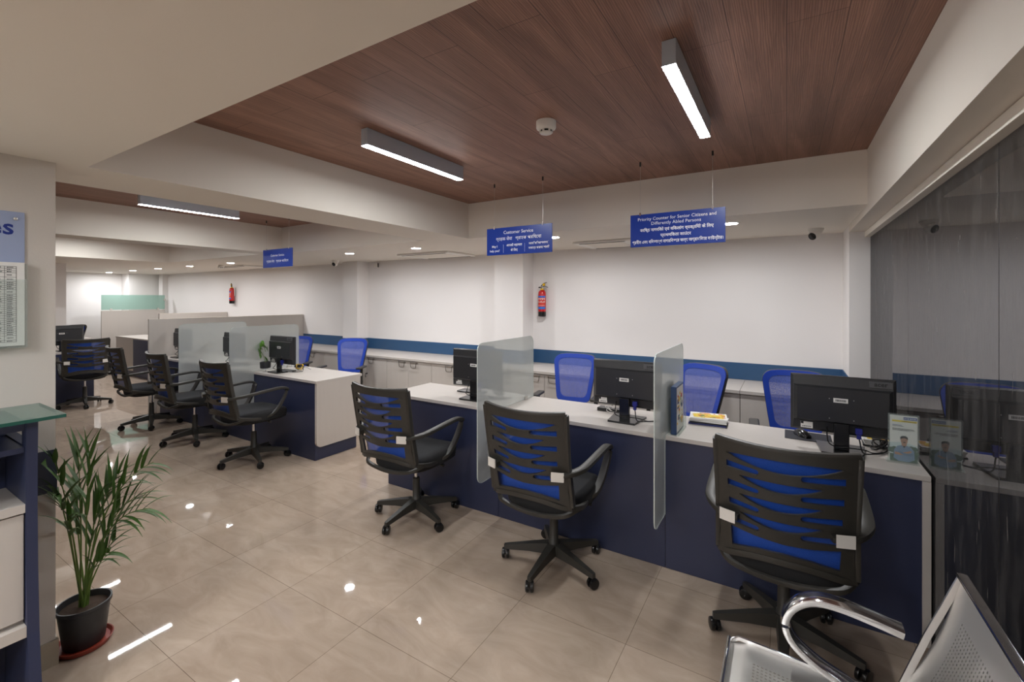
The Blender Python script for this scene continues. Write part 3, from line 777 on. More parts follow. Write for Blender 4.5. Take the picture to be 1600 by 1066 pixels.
def staff_chair():
    t = thing('office_chair', 'x', 'office chair', (0, 0, 0), 0, 'bright blue mesh staff chairs')
    super_seat(t, SEATF); star_base(t, 20)
    z0_, z1_ = .56, .99
    def hw(z):
        s = (z-z0_)/(z1_-z0_); return .150+.062*s**.8
    def yy(x, z, off=0): return -.245-.04*(1-(x/.22)**2)-.12*((z-z0_)/(z1_-z0_))+off
    def outl(inset, rt, rb):
        pts = []
        # build from bottom left, corners rounded
        zb_, zt_ = z0_+inset, z1_-inset
        def sd(z): return hw(z)-inset
        n = 6
        pts += [(-sd(zb_+rb)+rb*(1-math.cos(a)), zb_+rb-rb*math.sin(a)) for a in [PI/2*k/n for k in range(n+1)]]
        pts += [(x, zb_) for x in [-.06, 0, .06]]
        pts += [(sd(zb_+rb)-rb*(1-math.sin(a)), zb_+rb-rb*math.cos(a)) for a in [PI/2*k/n for k in range(n+1)]]
        for k in range(1, 6): z = zb_+rb+(zt_-rt-zb_-rb)*k/6; pts.append((sd(z), z))
        pts += [(sd(zt_-rt)-rt*(1-math.cos(a)), zt_-rt+rt*math.sin(a)) for a in [PI/2*k/n for k in range(n+1)]]
        pts += [(x, zt_+.006*(1-(x/.2)**2)) for x in [.1, .05, 0, -.05, -.1]]
        pts += [(-sd(zt_-rt)+rt*(1-math.sin(a)), zt_-rt+rt*math.cos(a)) for a in [PI/2*k/n for k in range(n+1)]]
        for k in range(5, 0, -1): z = zb_+rb+(zt_-rt-zb_-rb)*k/6; pts.append((-sd(z), z))
        return pts
    shell_from_outline(outl(0, .07, .05), [outl(.022, .055, .035)], lambda x, z: Vector((x, yy(x, z), z)), .026, 12, .22).obj('back_frame', BLACKP, t)
    shell_from_outline(outl(.002, .068, .05), [outl(.040, .045, .06)], lambda x, z: Vector((x, yy(x, z, .019), z)), .010, 12, .22).obj('mesh_border', BLUEF, t)
    shell_from_outline(outl(.038, .047, .06), [], lambda x, z: Vector((x, yy(x, z, .021), z)), .002, 12, .22).obj('backrest_mesh', MESHO, t)
    MB().tube(catmull([(0, -.02, .41), (0, -.20, .415), (0, -.27, .47), (0, -.285, .60)], 5), 1, 8, sec=(.035, .010), up=(0, 1, 0)).obj('back_support', BLACKP, t)
    for s_ in (-1, 1):
        a_ = MB().tube(catmull([(s_*.16, .0, .425), (s_*.25, .0, .43), (s_*.262, .0, .50), (s_*.262, -.01, .655)], 5), 1, 8, sec=(.018, .008), up=(0, 1, 0)).obj('armrest', BLACKP, t)
        MB().box(s_*.262-.032, s_*.262+.032, -.11, .10, .652, .676, bev=.009).obj('arm_pad', BLACKP, a_)
    return t
sc_ = staff_chair()
ST = [(-1.66, 3.62, 190, 'blue mesh staff chair left of the middle monitor of the near counter'),
      (-.72, 3.55, 155, 'blue mesh staff chair partly behind the edge-on frosted screen and brochures'),
      (.07, 3.52, 184, 'blue mesh staff chair behind the rightmost monitor near the glass wall'),
      (-4.75, 3.66, 207, 'blue mesh staff chair behind the right desk of the middle row'),
      (-5.66, 3.52, 215, 'blue mesh staff chair mostly hidden behind the frosted screen by the potted plant'),
      (-11.0, 4.43, 200, 'far blue mesh staff chair at the small white desk, left of the low partition'),
      (-12.62, 3.0, 110, 'farthest blue mesh staff chair beyond the far left monitor')]
for i, (x, y, rz, l) in enumerate(ST):
    if i == 0: sc_.location = (x, y, 0); sc_.rotation_euler = (0, 0, math.radians(rz)); sc_['label'] = l
    else: clone(sc_, (x, y, 0), math.radians(rz), l)

# ------------------------------------------------------------------ monitors
def barcode(mb, cx, cz, w_, h, y, mi):
    x = cx-w_/2; rnd = random.Random(3)
    while x < cx+w_/2:
        a = rnd.choice([.0012, .0020, .0028]); mb.box(x, min(x+a, cx+w_/2), y-.0004, y, cz-h/2, cz+h/2, mi); x += a+rnd.choice([.0012, .002])
def monitor(loc, rz, label, w_=.44, h=.292, zc=.23, logo=True):
    t = thing('computer_monitor', label, 'monitor', loc, rz, 'black desktop monitors')
    hw, hh = w_/2, h/2
    # y negative = back of the monitor (towards the visitors)
    m = MB().box(-hw, hw, -.004, .014, zc-hh, zc+hh, bev=.003); m.obj('bezel', MONB, t)
    MB().box(-hw+.014, hw-.014, .0142, .0152, zc-hh+.018, zc+hh-.014).obj('display', mat('dark screen', (12, 14, 18), .15), t)
    rings = []
    for (dx, dz0, dz1, y) in ((.0, 0, .0, -.003), (.010, .012, .006, -.014), (.014, .052, .052, -.022), (.030, .064, .060, -.040)):
        a = hw-dx; rings.append([(-a, y, zc-hh+dz0), (a, y, zc-hh+dz0), (a, y, zc+hh-dz1), (-a, y, zc+hh-dz1)])
    MB().loft([[Vector(p) for p in r] for r in rings], smooth=False).obj('back_cover', MONB, t)
    m = MB().box(-.032, .032, -.050, -.026, .012, zc-hh+.060, bev=.004); m.obj('neck', BLACKG, t)
    MB().prism([(-.085, -.115), (.085, -.115), (.105, .085), (-.105, .085)], 'z', 0, .012).obj('foot', BLACKG, t)
    s = MB().box(-.033, .027, -.0415, -.040, zc+.018, zc+.040); barcode(s, -.003, zc+.029, .044, .011, -.0416, 1)
    s.obj('barcode_sticker', [STICK, INK], t)['label'] = 'white barcode sticker'
    s = MB().box(-hw+.045, -hw+.098, -.0225, -.0140, zc-hh+.014, zc-hh+.046)
    s.box(-hw+.046, -hw+.058, -.0229, -.0225, zc-hh+.034, zc-hh+.046, 1); barcode(s, -hw+.072, zc-hh+.022, .040, .005, -.0226, 1)
    s.obj('rating_label', [STICK, INK], t)['label'] = 'small white rating label'
    s = MB()
    for sx in (-1, 1):
        for sz in (-1, 1): s.lathe([(.0022, 0), (.0022, .001)], n=8, M=Matrix.Translation((sx*.05, -.040, zc-.015+sz*.05)) @ Matrix.Rotation(PI/2, 4, 'X'))
    s.obj('mount_screws', STEEL, t)
    if logo:
        s = MB().box(hw-.105, hw-.016, -.0225, -.0140, zc+hh-.040, zc+hh-.012, 0); put_text(s, 'acer', .030, hw-.060, zc+hh-.033, lambda a, b_: (a, -.0229, b_), 'C', True, 1)
        s.obj('logo_plate', [mat('grey plate', (84, 84, 86), .4), mat('logo black', (24, 24, 26), .3)], t)
    s = MB().box(.055, .083, -.060, -.038, zc-hh+.020, zc-hh+.046, bev=.002).box(.060, .078, -.058, -.042, zc-hh-.004, zc-hh+.020, bev=.002)
    s.obj('video_plug', VGA, t)['label'] = 'blue video plug'
    r = random.Random(hash(label) % 99)
    z_ = .018
    m = MB().tube(catmull([(.069, -.05, zc-hh-.002), (.072, -.055, .10-.03), (.085, -.06, z_), (.13, -.03, z_-.006), (.17, .03, .006), (.20, .10, .006)], 6), .0032, 6)
    m.obj('video_cable', BLACKG, t)
    m = MB().tube(catmull([(-.060, -.020, zc-hh+.03), (-.058, -.05, zc-hh-.02), (-.05, -.075, .045), (-.02, -.062, .030), (.03, -.066, .034), (.09, -.05, .03), (.13, .0, .008), (.18, .05, .005)], 6), .0030, 6)
    m.obj('power_cable', BLACKG, t)
    return t
ZD = .7505
monitor((-2.055, 2.83, ZD), 0, 'black monitor at the left desk of the near counter, half hidden by the frosted screen', w_=.46)
monitor((-.875, 2.83, ZD), 0, 'black monitor in the middle of the near counter with a barcode sticker and logo plate')
monitor((.235, 2.83, ZD), math.radians(-1), 'black monitor at the right end of the near counter beside the leaflet stand', w_=.435)
monitor((-4.55, 2.78, ZD), 0, 'black monitor beside the small potted plant on the middle row', w_=.43)
monitor((-5.51, 2.78, ZD), 0, 'black monitor seen as a dark sliver left of the frosted screen by the plant', w_=.43)
monitor((-6.79, 2.78, ZD), 0, 'black monitor seen as a dark sliver left of the farthest frosted screen', w_=.43)

def mouse(loc, rz, label, cord=None):
    t = thing('computer_mouse', label, 'computer mouse', loc, rz)
    rings = []
    for s, ww, hh in ((-.055, .010, .012), (-.048, .022, .024), (-.02, .030, .036), (.015, .029, .033), (.042, .025, .022), (.054, .014, .012)):
        rings.append([Vector((ww*math.cos(a), s, max(0.001, .002+hh*math.sin(a)) if math.sin(a) > 0 else .001)) for a in [2*PI*k/14 for k in range(14)]])
    MB().loft(rings).obj('mouse_body', BLACKG, t)
    MB().lathe([(.007, -.003), (.007, .003)], n=12, M=Matrix.Translation((0, .03, .027)) @ Matrix.Rotation(PI/2, 4, 'Y')).obj('scroll_wheel', BLACKP, t)
    if cord: MB().tube(catmull(cord, 6), .0018, 6).obj('cord', BLACKG, t)
    return t
pad = MB().box(-.11, .11, -.09, .09, 0, .003, bev=.001).obj('mouse_pad', mat('dark mouse pad', (38, 38, 46), .8), loc=(.10, 3.005, ZD)); tag(pad, 'dark mouse pad on the desk left of the rightmost monitor', 'mouse pad')
mouse((.075, 3.0, ZD+.003), math.radians(-150), 'black mouse on the dark pad at the right desk')
mouse((-4.69, 3.06, ZD), math.radians(-70), 'black corded mouse on the right desk of the middle row', [(0, .054, .01), (.01, .09, .003), (.05, .15, .002), (.10, .20, .002), (.13, .24, .002)])
t = thing('mouse_pad', 'dark pad with tangled earphones on the desk behind the middle monitor', 'mouse pad', (-1.02, 2.99, ZD))
MB().box(-.10, .10, -.035, .035, 0, .022, bev=.002).obj('pad_sheet', BLACKG, t)
m = MB(); rr = random.Random(5)
m.tube(catmull([(rr.uniform(-.04, .04), -.05+rr.uniform(-.01, .01), .012+rr.uniform(-.008, .03)) for _ in range(12)], 5), .0016, 5); m.obj('tangled_wire', WHITEP, t)
t = thing('document_tray', 'flat black tray on the left desk of the near counter, behind the monitor', 'tray', (-2.22, 2.99, ZD))
MB().box(-.12, .12, -.05, .06, 0, .012, bev=.002).obj('tray_base', BLACKG, t)
def bundle(loc, label, seed, col):
    t = thing('cable_bundle', label, 'cables', loc); rr = random.Random(seed)
    for nm, mt_, r_ in (('black_cable', BLACKG, .0035), ('pale_cable', col, .003)):
        pts = []
        for k in range(16):
            a = k*1.3; pts.append((.035*math.cos(a)+rr.uniform(-.02, .02), .03*math.sin(a)+rr.uniform(-.012, .012), .008+.055*rr.random()))
        pts[0] = (pts[0][0], pts[0][1], .004); MB().tube(catmull(pts, 5), r_, 6).obj(nm, mt_, t)
    return t
bundle((-4.49, 2.93, ZD), 'tangled black white and yellow cables behind the stand of the plant-side monitor', 2, YEL)
bundle((-1.93, 2.96, ZD), 'tangled cables behind the stand of the leftmost near monitor', 8, WHITEP)
bundle((.42, 2.93, ZD), 'black cables lying between the right monitor and the leaflet stand', 11, BLACKP)
bundle((-5.20, 2.97, ZD), 'small dark cable tangle on the centre desk of the middle row', 14, BLACKP)

# ------------------------------------------------------------------ magazines, brochures and leaflet stand
def colour_patches(mb, x0, x1, y0, y1, z, seed, nmat, n=26):
    r = random.Random(seed)
    for k in range(n):
        a = r.uniform(x0, x1-.02); b_ = r.uniform(y0, y1-.015)
        mb.box(a, min(x1, a+r.uniform(.01, .05)), b_, min(y1, b_+r.uniform(.006, .025)), z, z+.0002+.00002*k, r.randrange(1, nmat))
PCOL = [PAPER, YEL, mat('print red', (190, 50, 40), .5), mat('print green', (80, 130, 60), .5), mat('print navy', (40, 50, 110), .5), mat('print yellow', (238, 208, 70), .5), mat('print orange', (220, 130, 50), .5)]
def mags(cx, cy, rz, n, where, group, w_=.21, d=.15):
    z = ZD
    names = ['bottom', 'second lowest', 'middle', 'second highest', 'top']
    cols = [INK, mat('print navy', (40, 50, 110), .5), INK, PAPER, PAPER, PAPER]
    for k in range(n):
        th = .0085
        rot = rz+math.radians([0, 4, -3, 2, 5, -1][k])
        m = MB().box(-w_/2, w_/2, -d/2, d/2, 0, th, bev=.001)
        mats_ = [cols[(k+5-n+1) % 6] if k < n-1 else PAPER]+PCOL[1:]
        if k == n-1:
            m.box(-w_/2+.02, w_/2-.02, -d/2+.02, d/2-.04, th, th+.0002, 5); colour_patches(m, -w_/2+.01, w_/2-.01, -d/2+.01, d/2-.01, th+.0003, 4, 7, 34)
        o = m.obj('magazine', mats_, loc=(cx+.004*(k % 3), cy+.003*(k % 2), z)); o.rotation_euler = (0, 0, rot)
        pos = {0: 'bottom', n-1: 'colourful topmost'}.get(k, 'second from top' if k == n-2 else 'third from top' if k == n-3 else 'fourth from top')
        tag(o, '%s magazine of the pile %s' % (pos, where), 'magazine', group); z += th+.0004
mags(-.42, 3.02, math.radians(4), 5, 'beside the upright brochures', 'magazine pile beside the brochures')
mags(.43, 3.035, math.radians(-4), 4, 'behind the leaflet stand', 'magazine pile behind the leaflet stand', w_=.17, d=.13)
t = thing('brochure_holder', 'clear acrylic brochure holder beside the edge-on frosted screen', 'holder', (-.545, 2.74, ZD))
m = MB().box(-.030, .030, -.11, .11, 0, .003).box(-.030, -.027, -.11, .11, .003, .20).box(.027, .030, -.11, .11, .003, .12).box(-.027, .027, .107, .11, .003, .20)
m.obj('acrylic_case', CLEARG, t)
m = MB().box(-.016, .014, -.10, .10, 0, .27, bev=.002); m.box(.0142, .0148, -.09, .09, .01, .26, 1)
colour = random.Random(9)
for k in range(22):
    a = colour.uniform(-.085, .05); z = .03+colour.random()*.2; m.box(.0149, .0152+.00002*k, a, a+colour.uniform(.01, .05), z, z+colour.uniform(.006, .03), colour.randrange(2, 7))
o = m.obj('brochure', [mat('blue green cover', (34, 62, 100), .35), PAPER, YEL, PCOL[2], PCOL[4], PCOL[3], PCOL[6]], loc=(-.545, 2.74, ZD+.0035))
tag(o, 'upright dark blue brochure with a colourful front cover in the acrylic holder', 'brochure')
o = MB().box(-.014, .014, -.10, .10, 0, .27, bev=.002).obj('brochure', mat('grey cover', (104, 110, 114), .5), loc=(-.625, 2.77, ZD)); o.rotation_euler = (0, math.radians(3), 0)
o.location.x = -.62
tag(o, 'upright grey brochure behind the edge-on frosted screen', 'brochure')

# leaflet stand with the portrait leaflet
t = thing('leaflet_stand', 'clear acrylic leaflet stand at the right end of the near counter', 'stand', (.468, 2.76, ZD), math.radians(0))
W2, H2 = .056, .228
m = MB().box(-W2, W2, -.004, -.002, .004, H2).box(-W2, W2, .010, .012, .004, H2).box(-W2, -W2+.002, -.002, .010, .004, H2).box(W2-.002, W2, -.002, .010, .004, H2).box(-W2-.006, W2, -.016, .045, 0, .004)
m.obj('acrylic_case', CLEARG, t)
lf = MB(); y_ = 0.0
lf.box(-.050, .050, .001, .003, .006, .222, 0)
def P2(poly, mi, d):
    n = len(poly); lf.add([(a, .001-d, b_) for a, b_ in poly], [tuple(range(n))], mi)
def ell(cx, cz, rx, rz_, n=18): return [(cx+rx*math.cos(2*PI*k/n), cz+rz_*math.sin(2*PI*k/n)) for k in range(n)]
P2([(-.050, .006), (.050, .006), (.050, .085), (.0, .098), (-.050, .092)], 4, .0002)     # pale sky
for k in range(16):                                                                    # blurred trees
    rr = random.Random(k+40); P2(ell(-.046+.092*k/15, .058+rr.uniform(-.012, .014), .011, .012, 10), 5, .0003+.00001*k)
P2([(-.050, .006), (.050, .006), (.050, .040), (-.050, .040)], 6, .0005)
P2([(-.036, .020), (-.034, .060), (-.022, .078), (-.006, .084), (.010, .084), (.026, .077), (.038, .060), (.040, .020), (.020, .008), (-.018, .008)], 7, .0007)   # shirt
P2([(-.006, .080), (.010, .080), (.012, .092), (-.008, .092)], 8, .0009)
P2(ell(.002, .105, .0125, .0185), 8, .0010)                                            # face
P2([(-.0115, .108), (-.012, .122), (-.004, .1275), (.008, .1275), (.0155, .121), (.0155, .108), (.0125, .114), (.002, .118), (-.008, .114)], 9, .0012)
P2(ell(.0025, .0985, .0060, .0020, 10), 9, .0012); P2(ell(-.003, .1065, .0016, .0009, 8), 9, .0012); P2(ell(.007, .1065, .0016, .0009, 8), 9, .0012)
P2(ell(.0025, .0952, .003, .0008, 8), 3, .0012)
P2([(-.032, .038), (-.010, .036), (.012, .044), (.030, .054), (.026, .061), (.004, .052), (-.014, .047), (-.032, .050)], 8, .0009)
P2([(.034, .036), (.016, .034), (-.006, .041), (-.020, .050), (-.016, .056), (.002, .048), (.020, .046), (.036, .050)], 10, .0011)
P2([(-.003, .081), (.002, .070), (.008, .081)], 3, .0010)
lf.box(.0, .048, .0004, .0009, .203, .216, 2); put_text(lf, 'DCB BANK', .0105, .024, .2058, lambda a, b_: (a, .0002, b_), 'C', True, 0, maxw=.044)
lf.box(-.042, .048, .0005, .0009, .192, .200, 1); put_text(lf, 'DCB Business Loan', .0075, .020, .1935, lambda a, b_: (a, .0003, b_), 'C', True, 3, maxw=.052)
for k, (a, b_, z) in enumerate(((-.040, -.006, .176), (-.040, .0, .171), (-.040, .036, .159), (-.040, .040, .155), (-.040, .020, .151))):
    x = a
    rr = random.Random(k)
    while x < b_: q = rr.uniform(.002, .006); lf.box(x, min(b_, x+q), .0006, .0009, z, z+.0022, 2 if k == 0 else 3); x += q+.0012
lf.obj('portrait_leaflet', [PAPER, mat('leaflet yellow', (236, 206, 40), .5), mat('leaflet blue', (26, 66, 150), .5), INK, mat('leaflet haze', (196, 208, 210), .6), mat('leaflet trees', (66, 92, 74), .6),
                            mat('leaflet grass', (52, 84, 66), .6), mat('leaflet shirt', (112, 136, 164), .6), mat('leaflet skin', (172, 128, 104), .6), mat('leaflet hair', (28, 24, 24), .6), mat('leaflet sleeve', (98, 122, 150), .6)], t)['label'] = 'bank leaflet with a man in a blue shirt, arms crossed'

# ------------------------------------------------------------------ small potted plant on the middle row
t = thing('potted_plant', 'small trailing plant in a black pot on a short stand beside the frosted screen', 'plant', (-4.70, 2.68, ZD))
MB().lathe([(.030, 0), (.030, .004), (.004, .006), (.004, .035), (.028, .037)], n=18).obj('pot_stand', CHROME, t)
MB().lathe([(.038, .037), (.050, .042), (.053, .105), (.049, .105), (.046, .095)], n=24).obj('pot', POTB, t)
MB().lathe([(.046, .095), (.001, .097)], n=18, cap=False).obj('soil', SOIL, t)
st = MB(); vine = catmull([(0, 0, .09), (-.02, .0, .14), (-.07, -.005, .20), (-.085, -.01, .235), (-.05, -.01, .265), (.0, -.01, .255), (.02, -.012, .215)], 6)
st.tube(vine, .0025, 6); st.tube(catmull([(0, 0, .09), (.03, -.01, .125), (.05, -.012, .135)], 4), .002, 5); st.obj('stem', STEM, t)
rr = random.Random(21)
lp = [(-.10, .235), (-.095, .275), (-.125, .25), (-.07, .21), (-.03, .27), (.0, .285), (-.055, .255), (-.11, .185), (-.085, .165), (.06, .14), (.01, .24), (-.065, .295)]
for (lx, lz) in lp:
    s = .030+.012*rr.random(); a = rr.uniform(0, 2*PI); ti = rr.uniform(-.7, .7)
    M = Matrix.Translation((lx, -.012+rr.uniform(-.03, .03), lz)) @ Matrix.Rotation(a, 4, 'Y') @ Matrix.Rotation(ti, 4, 'X')
    pts = [(0, 0, -s), (s*.75, .004, -s*.5), (s*.8, .006, .1*s), (.35*s, .004, s*.9), (0, 0, s*1.3), (-.35*s, .004, s*.9), (-s*.8, .006, .1*s), (-s*.75, .004, -s*.5), (0, -.004, 0)]
    m = MB().add([M @ Vector(p) for p in pts], [(i, (i+1) % 8, 8) for i in range(8)], 0, True); m.obj('leaf', POTHOS, t)

# ------------------------------------------------------------------ low partitions and far desks
def low_partition(name, x, y0, y1, h, label, base=False):
    t = thing(name, label, 'partition', (x, (y0+y1)/2, 0)); hy = (y1-y0)/2
    MB().box(-.018, .018, -hy, hy, .10 if base else .002, h).obj('panel', LAM, t)
    if base: MB().box(-.014, .014, -hy+.004, hy-.004, .001, .10).obj('skirting', NAVYD, t)
    MB().box(-.019, .019, -hy-.001, hy, h, h+.004).obj('edge_strip', LAMEDGE, t)
    return t
low_partition('low_partition', -7.2, 2.545, 4.762, 1.245, 'long white low partition running to the back wall behind the middle counter row')
low_partition('low_partition', -9.74, 3.60, 4.762, 1.245, 'shorter white low partition behind the first one, near the far fire extinguisher')
lp_ = low_partition('low_partition', -12.2, 3.50, 4.62, 1.262, 'far white partition with a navy skirting carrying the green frosted glass', base=True)
t = thing('glass_screen', 'green frosted glass pane on top of the far white partition', 'glass screen', (-12.2, 4.06, 1.270))
MB().box(-.004, .004, -.56, .56, .012, .33).obj('pane', FROSTG, t)
for yy_ in (-.40, .43): MB().box(-.012, .014, yy_-.02, yy_+.02, 0, .04, bev=.002).obj('clip', STEEL, t)
MB().box(-.012, .014, .54, .58, .20, .25, bev=.002).obj('clip', STEEL, t)
def far_desk(loc, rz, w_, d, label, drawer=False, wb=0):
    t = thing('office_desk', label, 'desk', loc, rz); hx, hy = w_/2, d/2
    MB().box(-hx, hx, -hy, hy, .726, .75, bev=.002).obj('tabletop', LAM, t)
    MB().box(-hx+.01+wb, hx-.01, -hy+.01, -hy+.028, .002, .725).obj('front_panel', NAVY, t)
    if wb: MB().box(-hx+.01, -hx+wb, -hy+.008, hy-.02, .10, .725).obj('cabinet_body', LAM, t); MB().box(-hx+.012, -hx+wb-.002, -hy+.010, hy-.03, .002, .10).obj('kick_panel', NAVYD, t)
    else: MB().box(-hx, -hx+.02, -hy+.03, hy-.02, .002, .725).obj('side_panel', LAM, t)
    MB().box(hx-.02, hx, -hy+.03, hy-.02, .002, .725).obj('side_panel', LAM, t)
    return t
far_desk((-10.80, 3.86, 0), 0, 2.0, .5, 'small far white desk with a white cabinet end between two low partitions', wb=.85)
far_desk((-9.10, 1.83, 0), math.radians(90), 1.26, .55, 'navy fronted desk at the far left beyond the pillar edge')
far_desk((-11.90, 2.35, 0), math.radians(90), 1.7, .55, 'farthest navy fronted desk behind the far left monitor')
monitor((-9.10, 2.16, ZD), math.radians(90), 'black monitor on the far left desk just beyond the pillar edge', w_=.50, logo=False)
# the far monitor faces away from the viewer as well
t = thing('paper_stack', 'loose white papers on the far left desk in front of the monitor', 'papers', (-8.95, 1.95, ZD))
MB().box(-.08, .08, -.11, .11, 0, .008).obj('papers', PAPER, t); MB().box(-.09, .07, -.10, .12, .0085, .0095, M=Matrix.Rotation(.2, 4, 'Z')).obj('top_sheet', PAPER, t)

# ------------------------------------------------------------------ reception counter at the left edge
t = thing('reception_counter', 'navy and white reception counter with a glass top at the left edge', 'counter', (-2.42, 0, 0))
# local x: 0 = -2.42
gx0, gx1 = -.150, .175
gl = MB().box(gx0, gx1, -1.3, .545, 1.092, 1.104); gl.obj('glass_top', TOPGL, t)
ge = MB().box(gx1, gx1+.0015, -1.3, .545, 1.092, 1.104).box(gx0, gx1, .545, .5465, 1.092, 1.104); ge.obj('glass_edge', TOPEDGE, t)
prof = [(-.165, .002), (.20, .002), (.165, .18), (.140, .34), (.125, .55), (.118, .75), (.118, .92), (.125, 1.09), (.07, 1.09), (.07, 1.0), (-.165, 1.0)]
MB().prism(prof, 'y', .455, .485).obj('end_panel', NAVY, t)
MB().box(-.165, .11, -1.3, .454, 1.055, 1.09).obj('top_rail', NAVY, t)
MB().box(-.165, .105, -1.3, .454, .975, .995).obj('upper_shelf', NAVY, t)
MB().box(-.165, -.150, -1.3, .454, .02, 1.05).obj('back_panel', NAVY, t)
MB().box(-.149, .118, -1.3, .454, .765, .795).obj('lower_shelf', LAM, t)
MB().box(-.149, .095, -1.3, .454, .37, .764).obj('cabinet_body', LAM, t)
MB().box(.096, .112, -.30, .452, .385, .758, bev=.002).obj('door', LAM, t)
MB().box(.096, .112, -1.06, -.304, .385, .758, bev=.002).obj('door', LAM, t)
MB().box(-.149, .135, -1.3, .454, .33, .369).obj('bottom_rail', LAM, t)

# wall signs on the pillar
t = thing('wall_sign', 'pale blue wall sign on the pillar with large dark blue letters', 'sign', (-2.6, .33, 1.767))
MB().box(0, .006, -.36, .18, -.10, .10, bev=.001).obj('sign_board', mat('pale blue board', (156, 168, 198), .4), t)
m = MB(); put_text(m, 'es', .085, .150, .010, lambda a, b_: (.0066, a, b_), 'R', True); m.obj('lettering', mat('dark blue letters', (24, 48, 130), .4), t)
MB().lathe([(.006, 0), (.006, .004), (.003, .006)], n=12, M=Matrix.Translation((.006, .155, .072)) @ Matrix.Rotation(PI/2, 4, 'Y')).obj('fixing_stud', STEEL, t)
t = thing('document_holder', 'clear wall pocket with printed tables below the pale blue sign on the pillar', 'document holder', (-2.6, .40, 1.50))
m = MB().box(0, .003, -.25, .112, -.165, .163).box(.003, .030, .110, .113, -.165, .163).box(.003, .030, -.25, .112, -.168, -.165).box(.030, .032, -.25, .113, -.168, .10)
m.obj('acrylic_pocket', CLEARG, t)
m = MB().box(.004, .026, -.24, .106, -.160, .166, 0)
m.obj('paper_pad', PAPER, t)
m = MB(); X = .0265
cols_ = [-.19, -.11, -.03, .022, .052, .083]
rows = [.150]
rg = random.Random(4); z = .150
while z > -.145: z -= rg.choice([.008, .008, .009, .017]); rows.append(z)
for z in rows: m.box(X, X+.0003, cols_[0], cols_[-1]+.001, z-.0005, z+.0005)
for y in cols_: m.box(X, X+.0003, y-.0005, y+.0005, rows[-1], rows[0])
for i in range(len(rows)-1):
    for j in range(len(cols_)-1):
        zc_ = (rows[i]+rows[i+1])/2; a = cols_[j]+.006; b_ = cols_[j+1]-.006; L_ = a+(b_-a)*rg.uniform(.6, 1)
        x = a
        while x < L_: q = rg.uniform(.002, .005); m.box(X, X+.0003, x, min(L_, x+q), zc_-.0014, zc_+.0016); x += q+.001
m.obj('printed_table', INK, t)

# ------------------------------------------------------------------ palm in a pot
px_, py_ = -2.64, .70
t = thing('potted_palm', 'green areca palm in a black plastic pot beside the pillar', 'potted plant', (px_, py_, .014))
FW = Vector((-math.sin(math.radians(31.5)), math.cos(math.radians(31.5)), 0)); RT = Vector((math.cos(math.radians(31.5)), math.sin(math.radians(31.5)), 0))
SQ = RT  # spread direction across the view
MB().lathe([(.066, 0), (.070, .004), (.088, .158), (.094, .162), (.094, .176), (.088, .176), (.084, .150)], n=32).obj('pot', POTB, t)
MB().lathe([(.084, .150), (.05, .156), (.001, .157)], n=24, cap=False).obj('soil', SOIL, t)
sa = thing('plant_saucer', 'red brown plastic saucer under the palm pot', 'saucer', (px_, py_, 0))
MB().lathe([(.075, 0), (.090, .004), (.099, .024), (.095, .024), (.086, .012), (.001, .0115)], n=36).obj('saucer_dish', TERRA, sa)
def frond(base, ctrl, tip, nleaf, llen, depth, seed, droop=.5, start=.42, wid=.012):
    rr = random.Random(seed); B = [Vector(p) for p in (base, ctrl, tip)]
    def bz(s): return B[0]*(1-s)**2+B[1]*2*s*(1-s)+B[2]*s*s
    m = MB(); pts = [bz(k/14) for k in range(15)]
    m.tube(pts, [.0045*(1-.75*k/14) for k in range(15)], 6, 1)
    for k in range(nleaf):
        s = start+(1-start)*(k+.3)/nleaf; p = bz(s); tan = (bz(min(1, s+.02))-bz(s-.02)).normalized()
        side = tan.cross(Vector((0, 0, 1)));
        if side.length < .2: side = tan.cross(FW)
        side.normalize()
        for sg in (-1, 1):
            L_ = llen*(.55+.75*math.sin(PI*(.15+.75*(k+.5)/nleaf)))*rr.uniform(.8, 1.15)
            perp = tan.cross(FW).normalized(); d = (tan*.9+perp*sg*rr.uniform(.25, .65)+side*rr.uniform(-.35, .35)+Vector((0, 0, 1))*rr.uniform(.0, .25)).normalized()
            n = 7; q = p.copy(); vs = []; fs = []; dd = d.copy(); st_ = L_/n
            wv = dd.cross(Vector((0, 0, 1)))
            if wv.length < .1: wv = FW.copy()
            wv.normalize(); nz = wv.cross(dd).normalized()
            for j in range(n+1):
                u = j/n; w2 = wid*.5*(math.sin(PI*min(1, .12+u*.95))**.7)*(1-u*.55)
                if j == n: w2 = .0004
                vs += [q-wv*w2+nz*w2*.35, q.copy(), q+wv*w2+nz*w2*.35]
                q = q+dd*st_; dd = (dd+Vector((0, 0, -1))*droop*.10*(1+u*2.2)).normalized()
            for j in range(n): a = 3*j; fs += [(a, a+1, a+4, a+3), (a+1, a+2, a+5, a+4)]
            m.add(vs, fs, 0, True)
    m.v = [clampw(v) for v in m.v]
    m.obj('frond', [LEAF, STEM], t)
def clampw(v):
    # leaves bend round the pillar instead of running into it (local coords)
    x, y, z = v; X_, Y_ = x+px_, y+py_
    if Y_ < .57: Y_ = .57-.02*math.tanh((.57-Y_)*4); y = Y_-py_
    if X_ < -2.585 and Y_ < .612:
        return (x, .615-py_, z) if (.612-Y_) < (-2.585-X_) else (-2.584-px_, y, z)
    return v
def pw(u, v, d=0):
    tt = 1.976+d; q = (FW+RT*((u-800)/700.7)+Vector((0, 0, (466.5-v)/700.7)))*tt+Vector((0, 0, CAMH))
    return (q.x-px_, q.y-py_, q.z-.014)
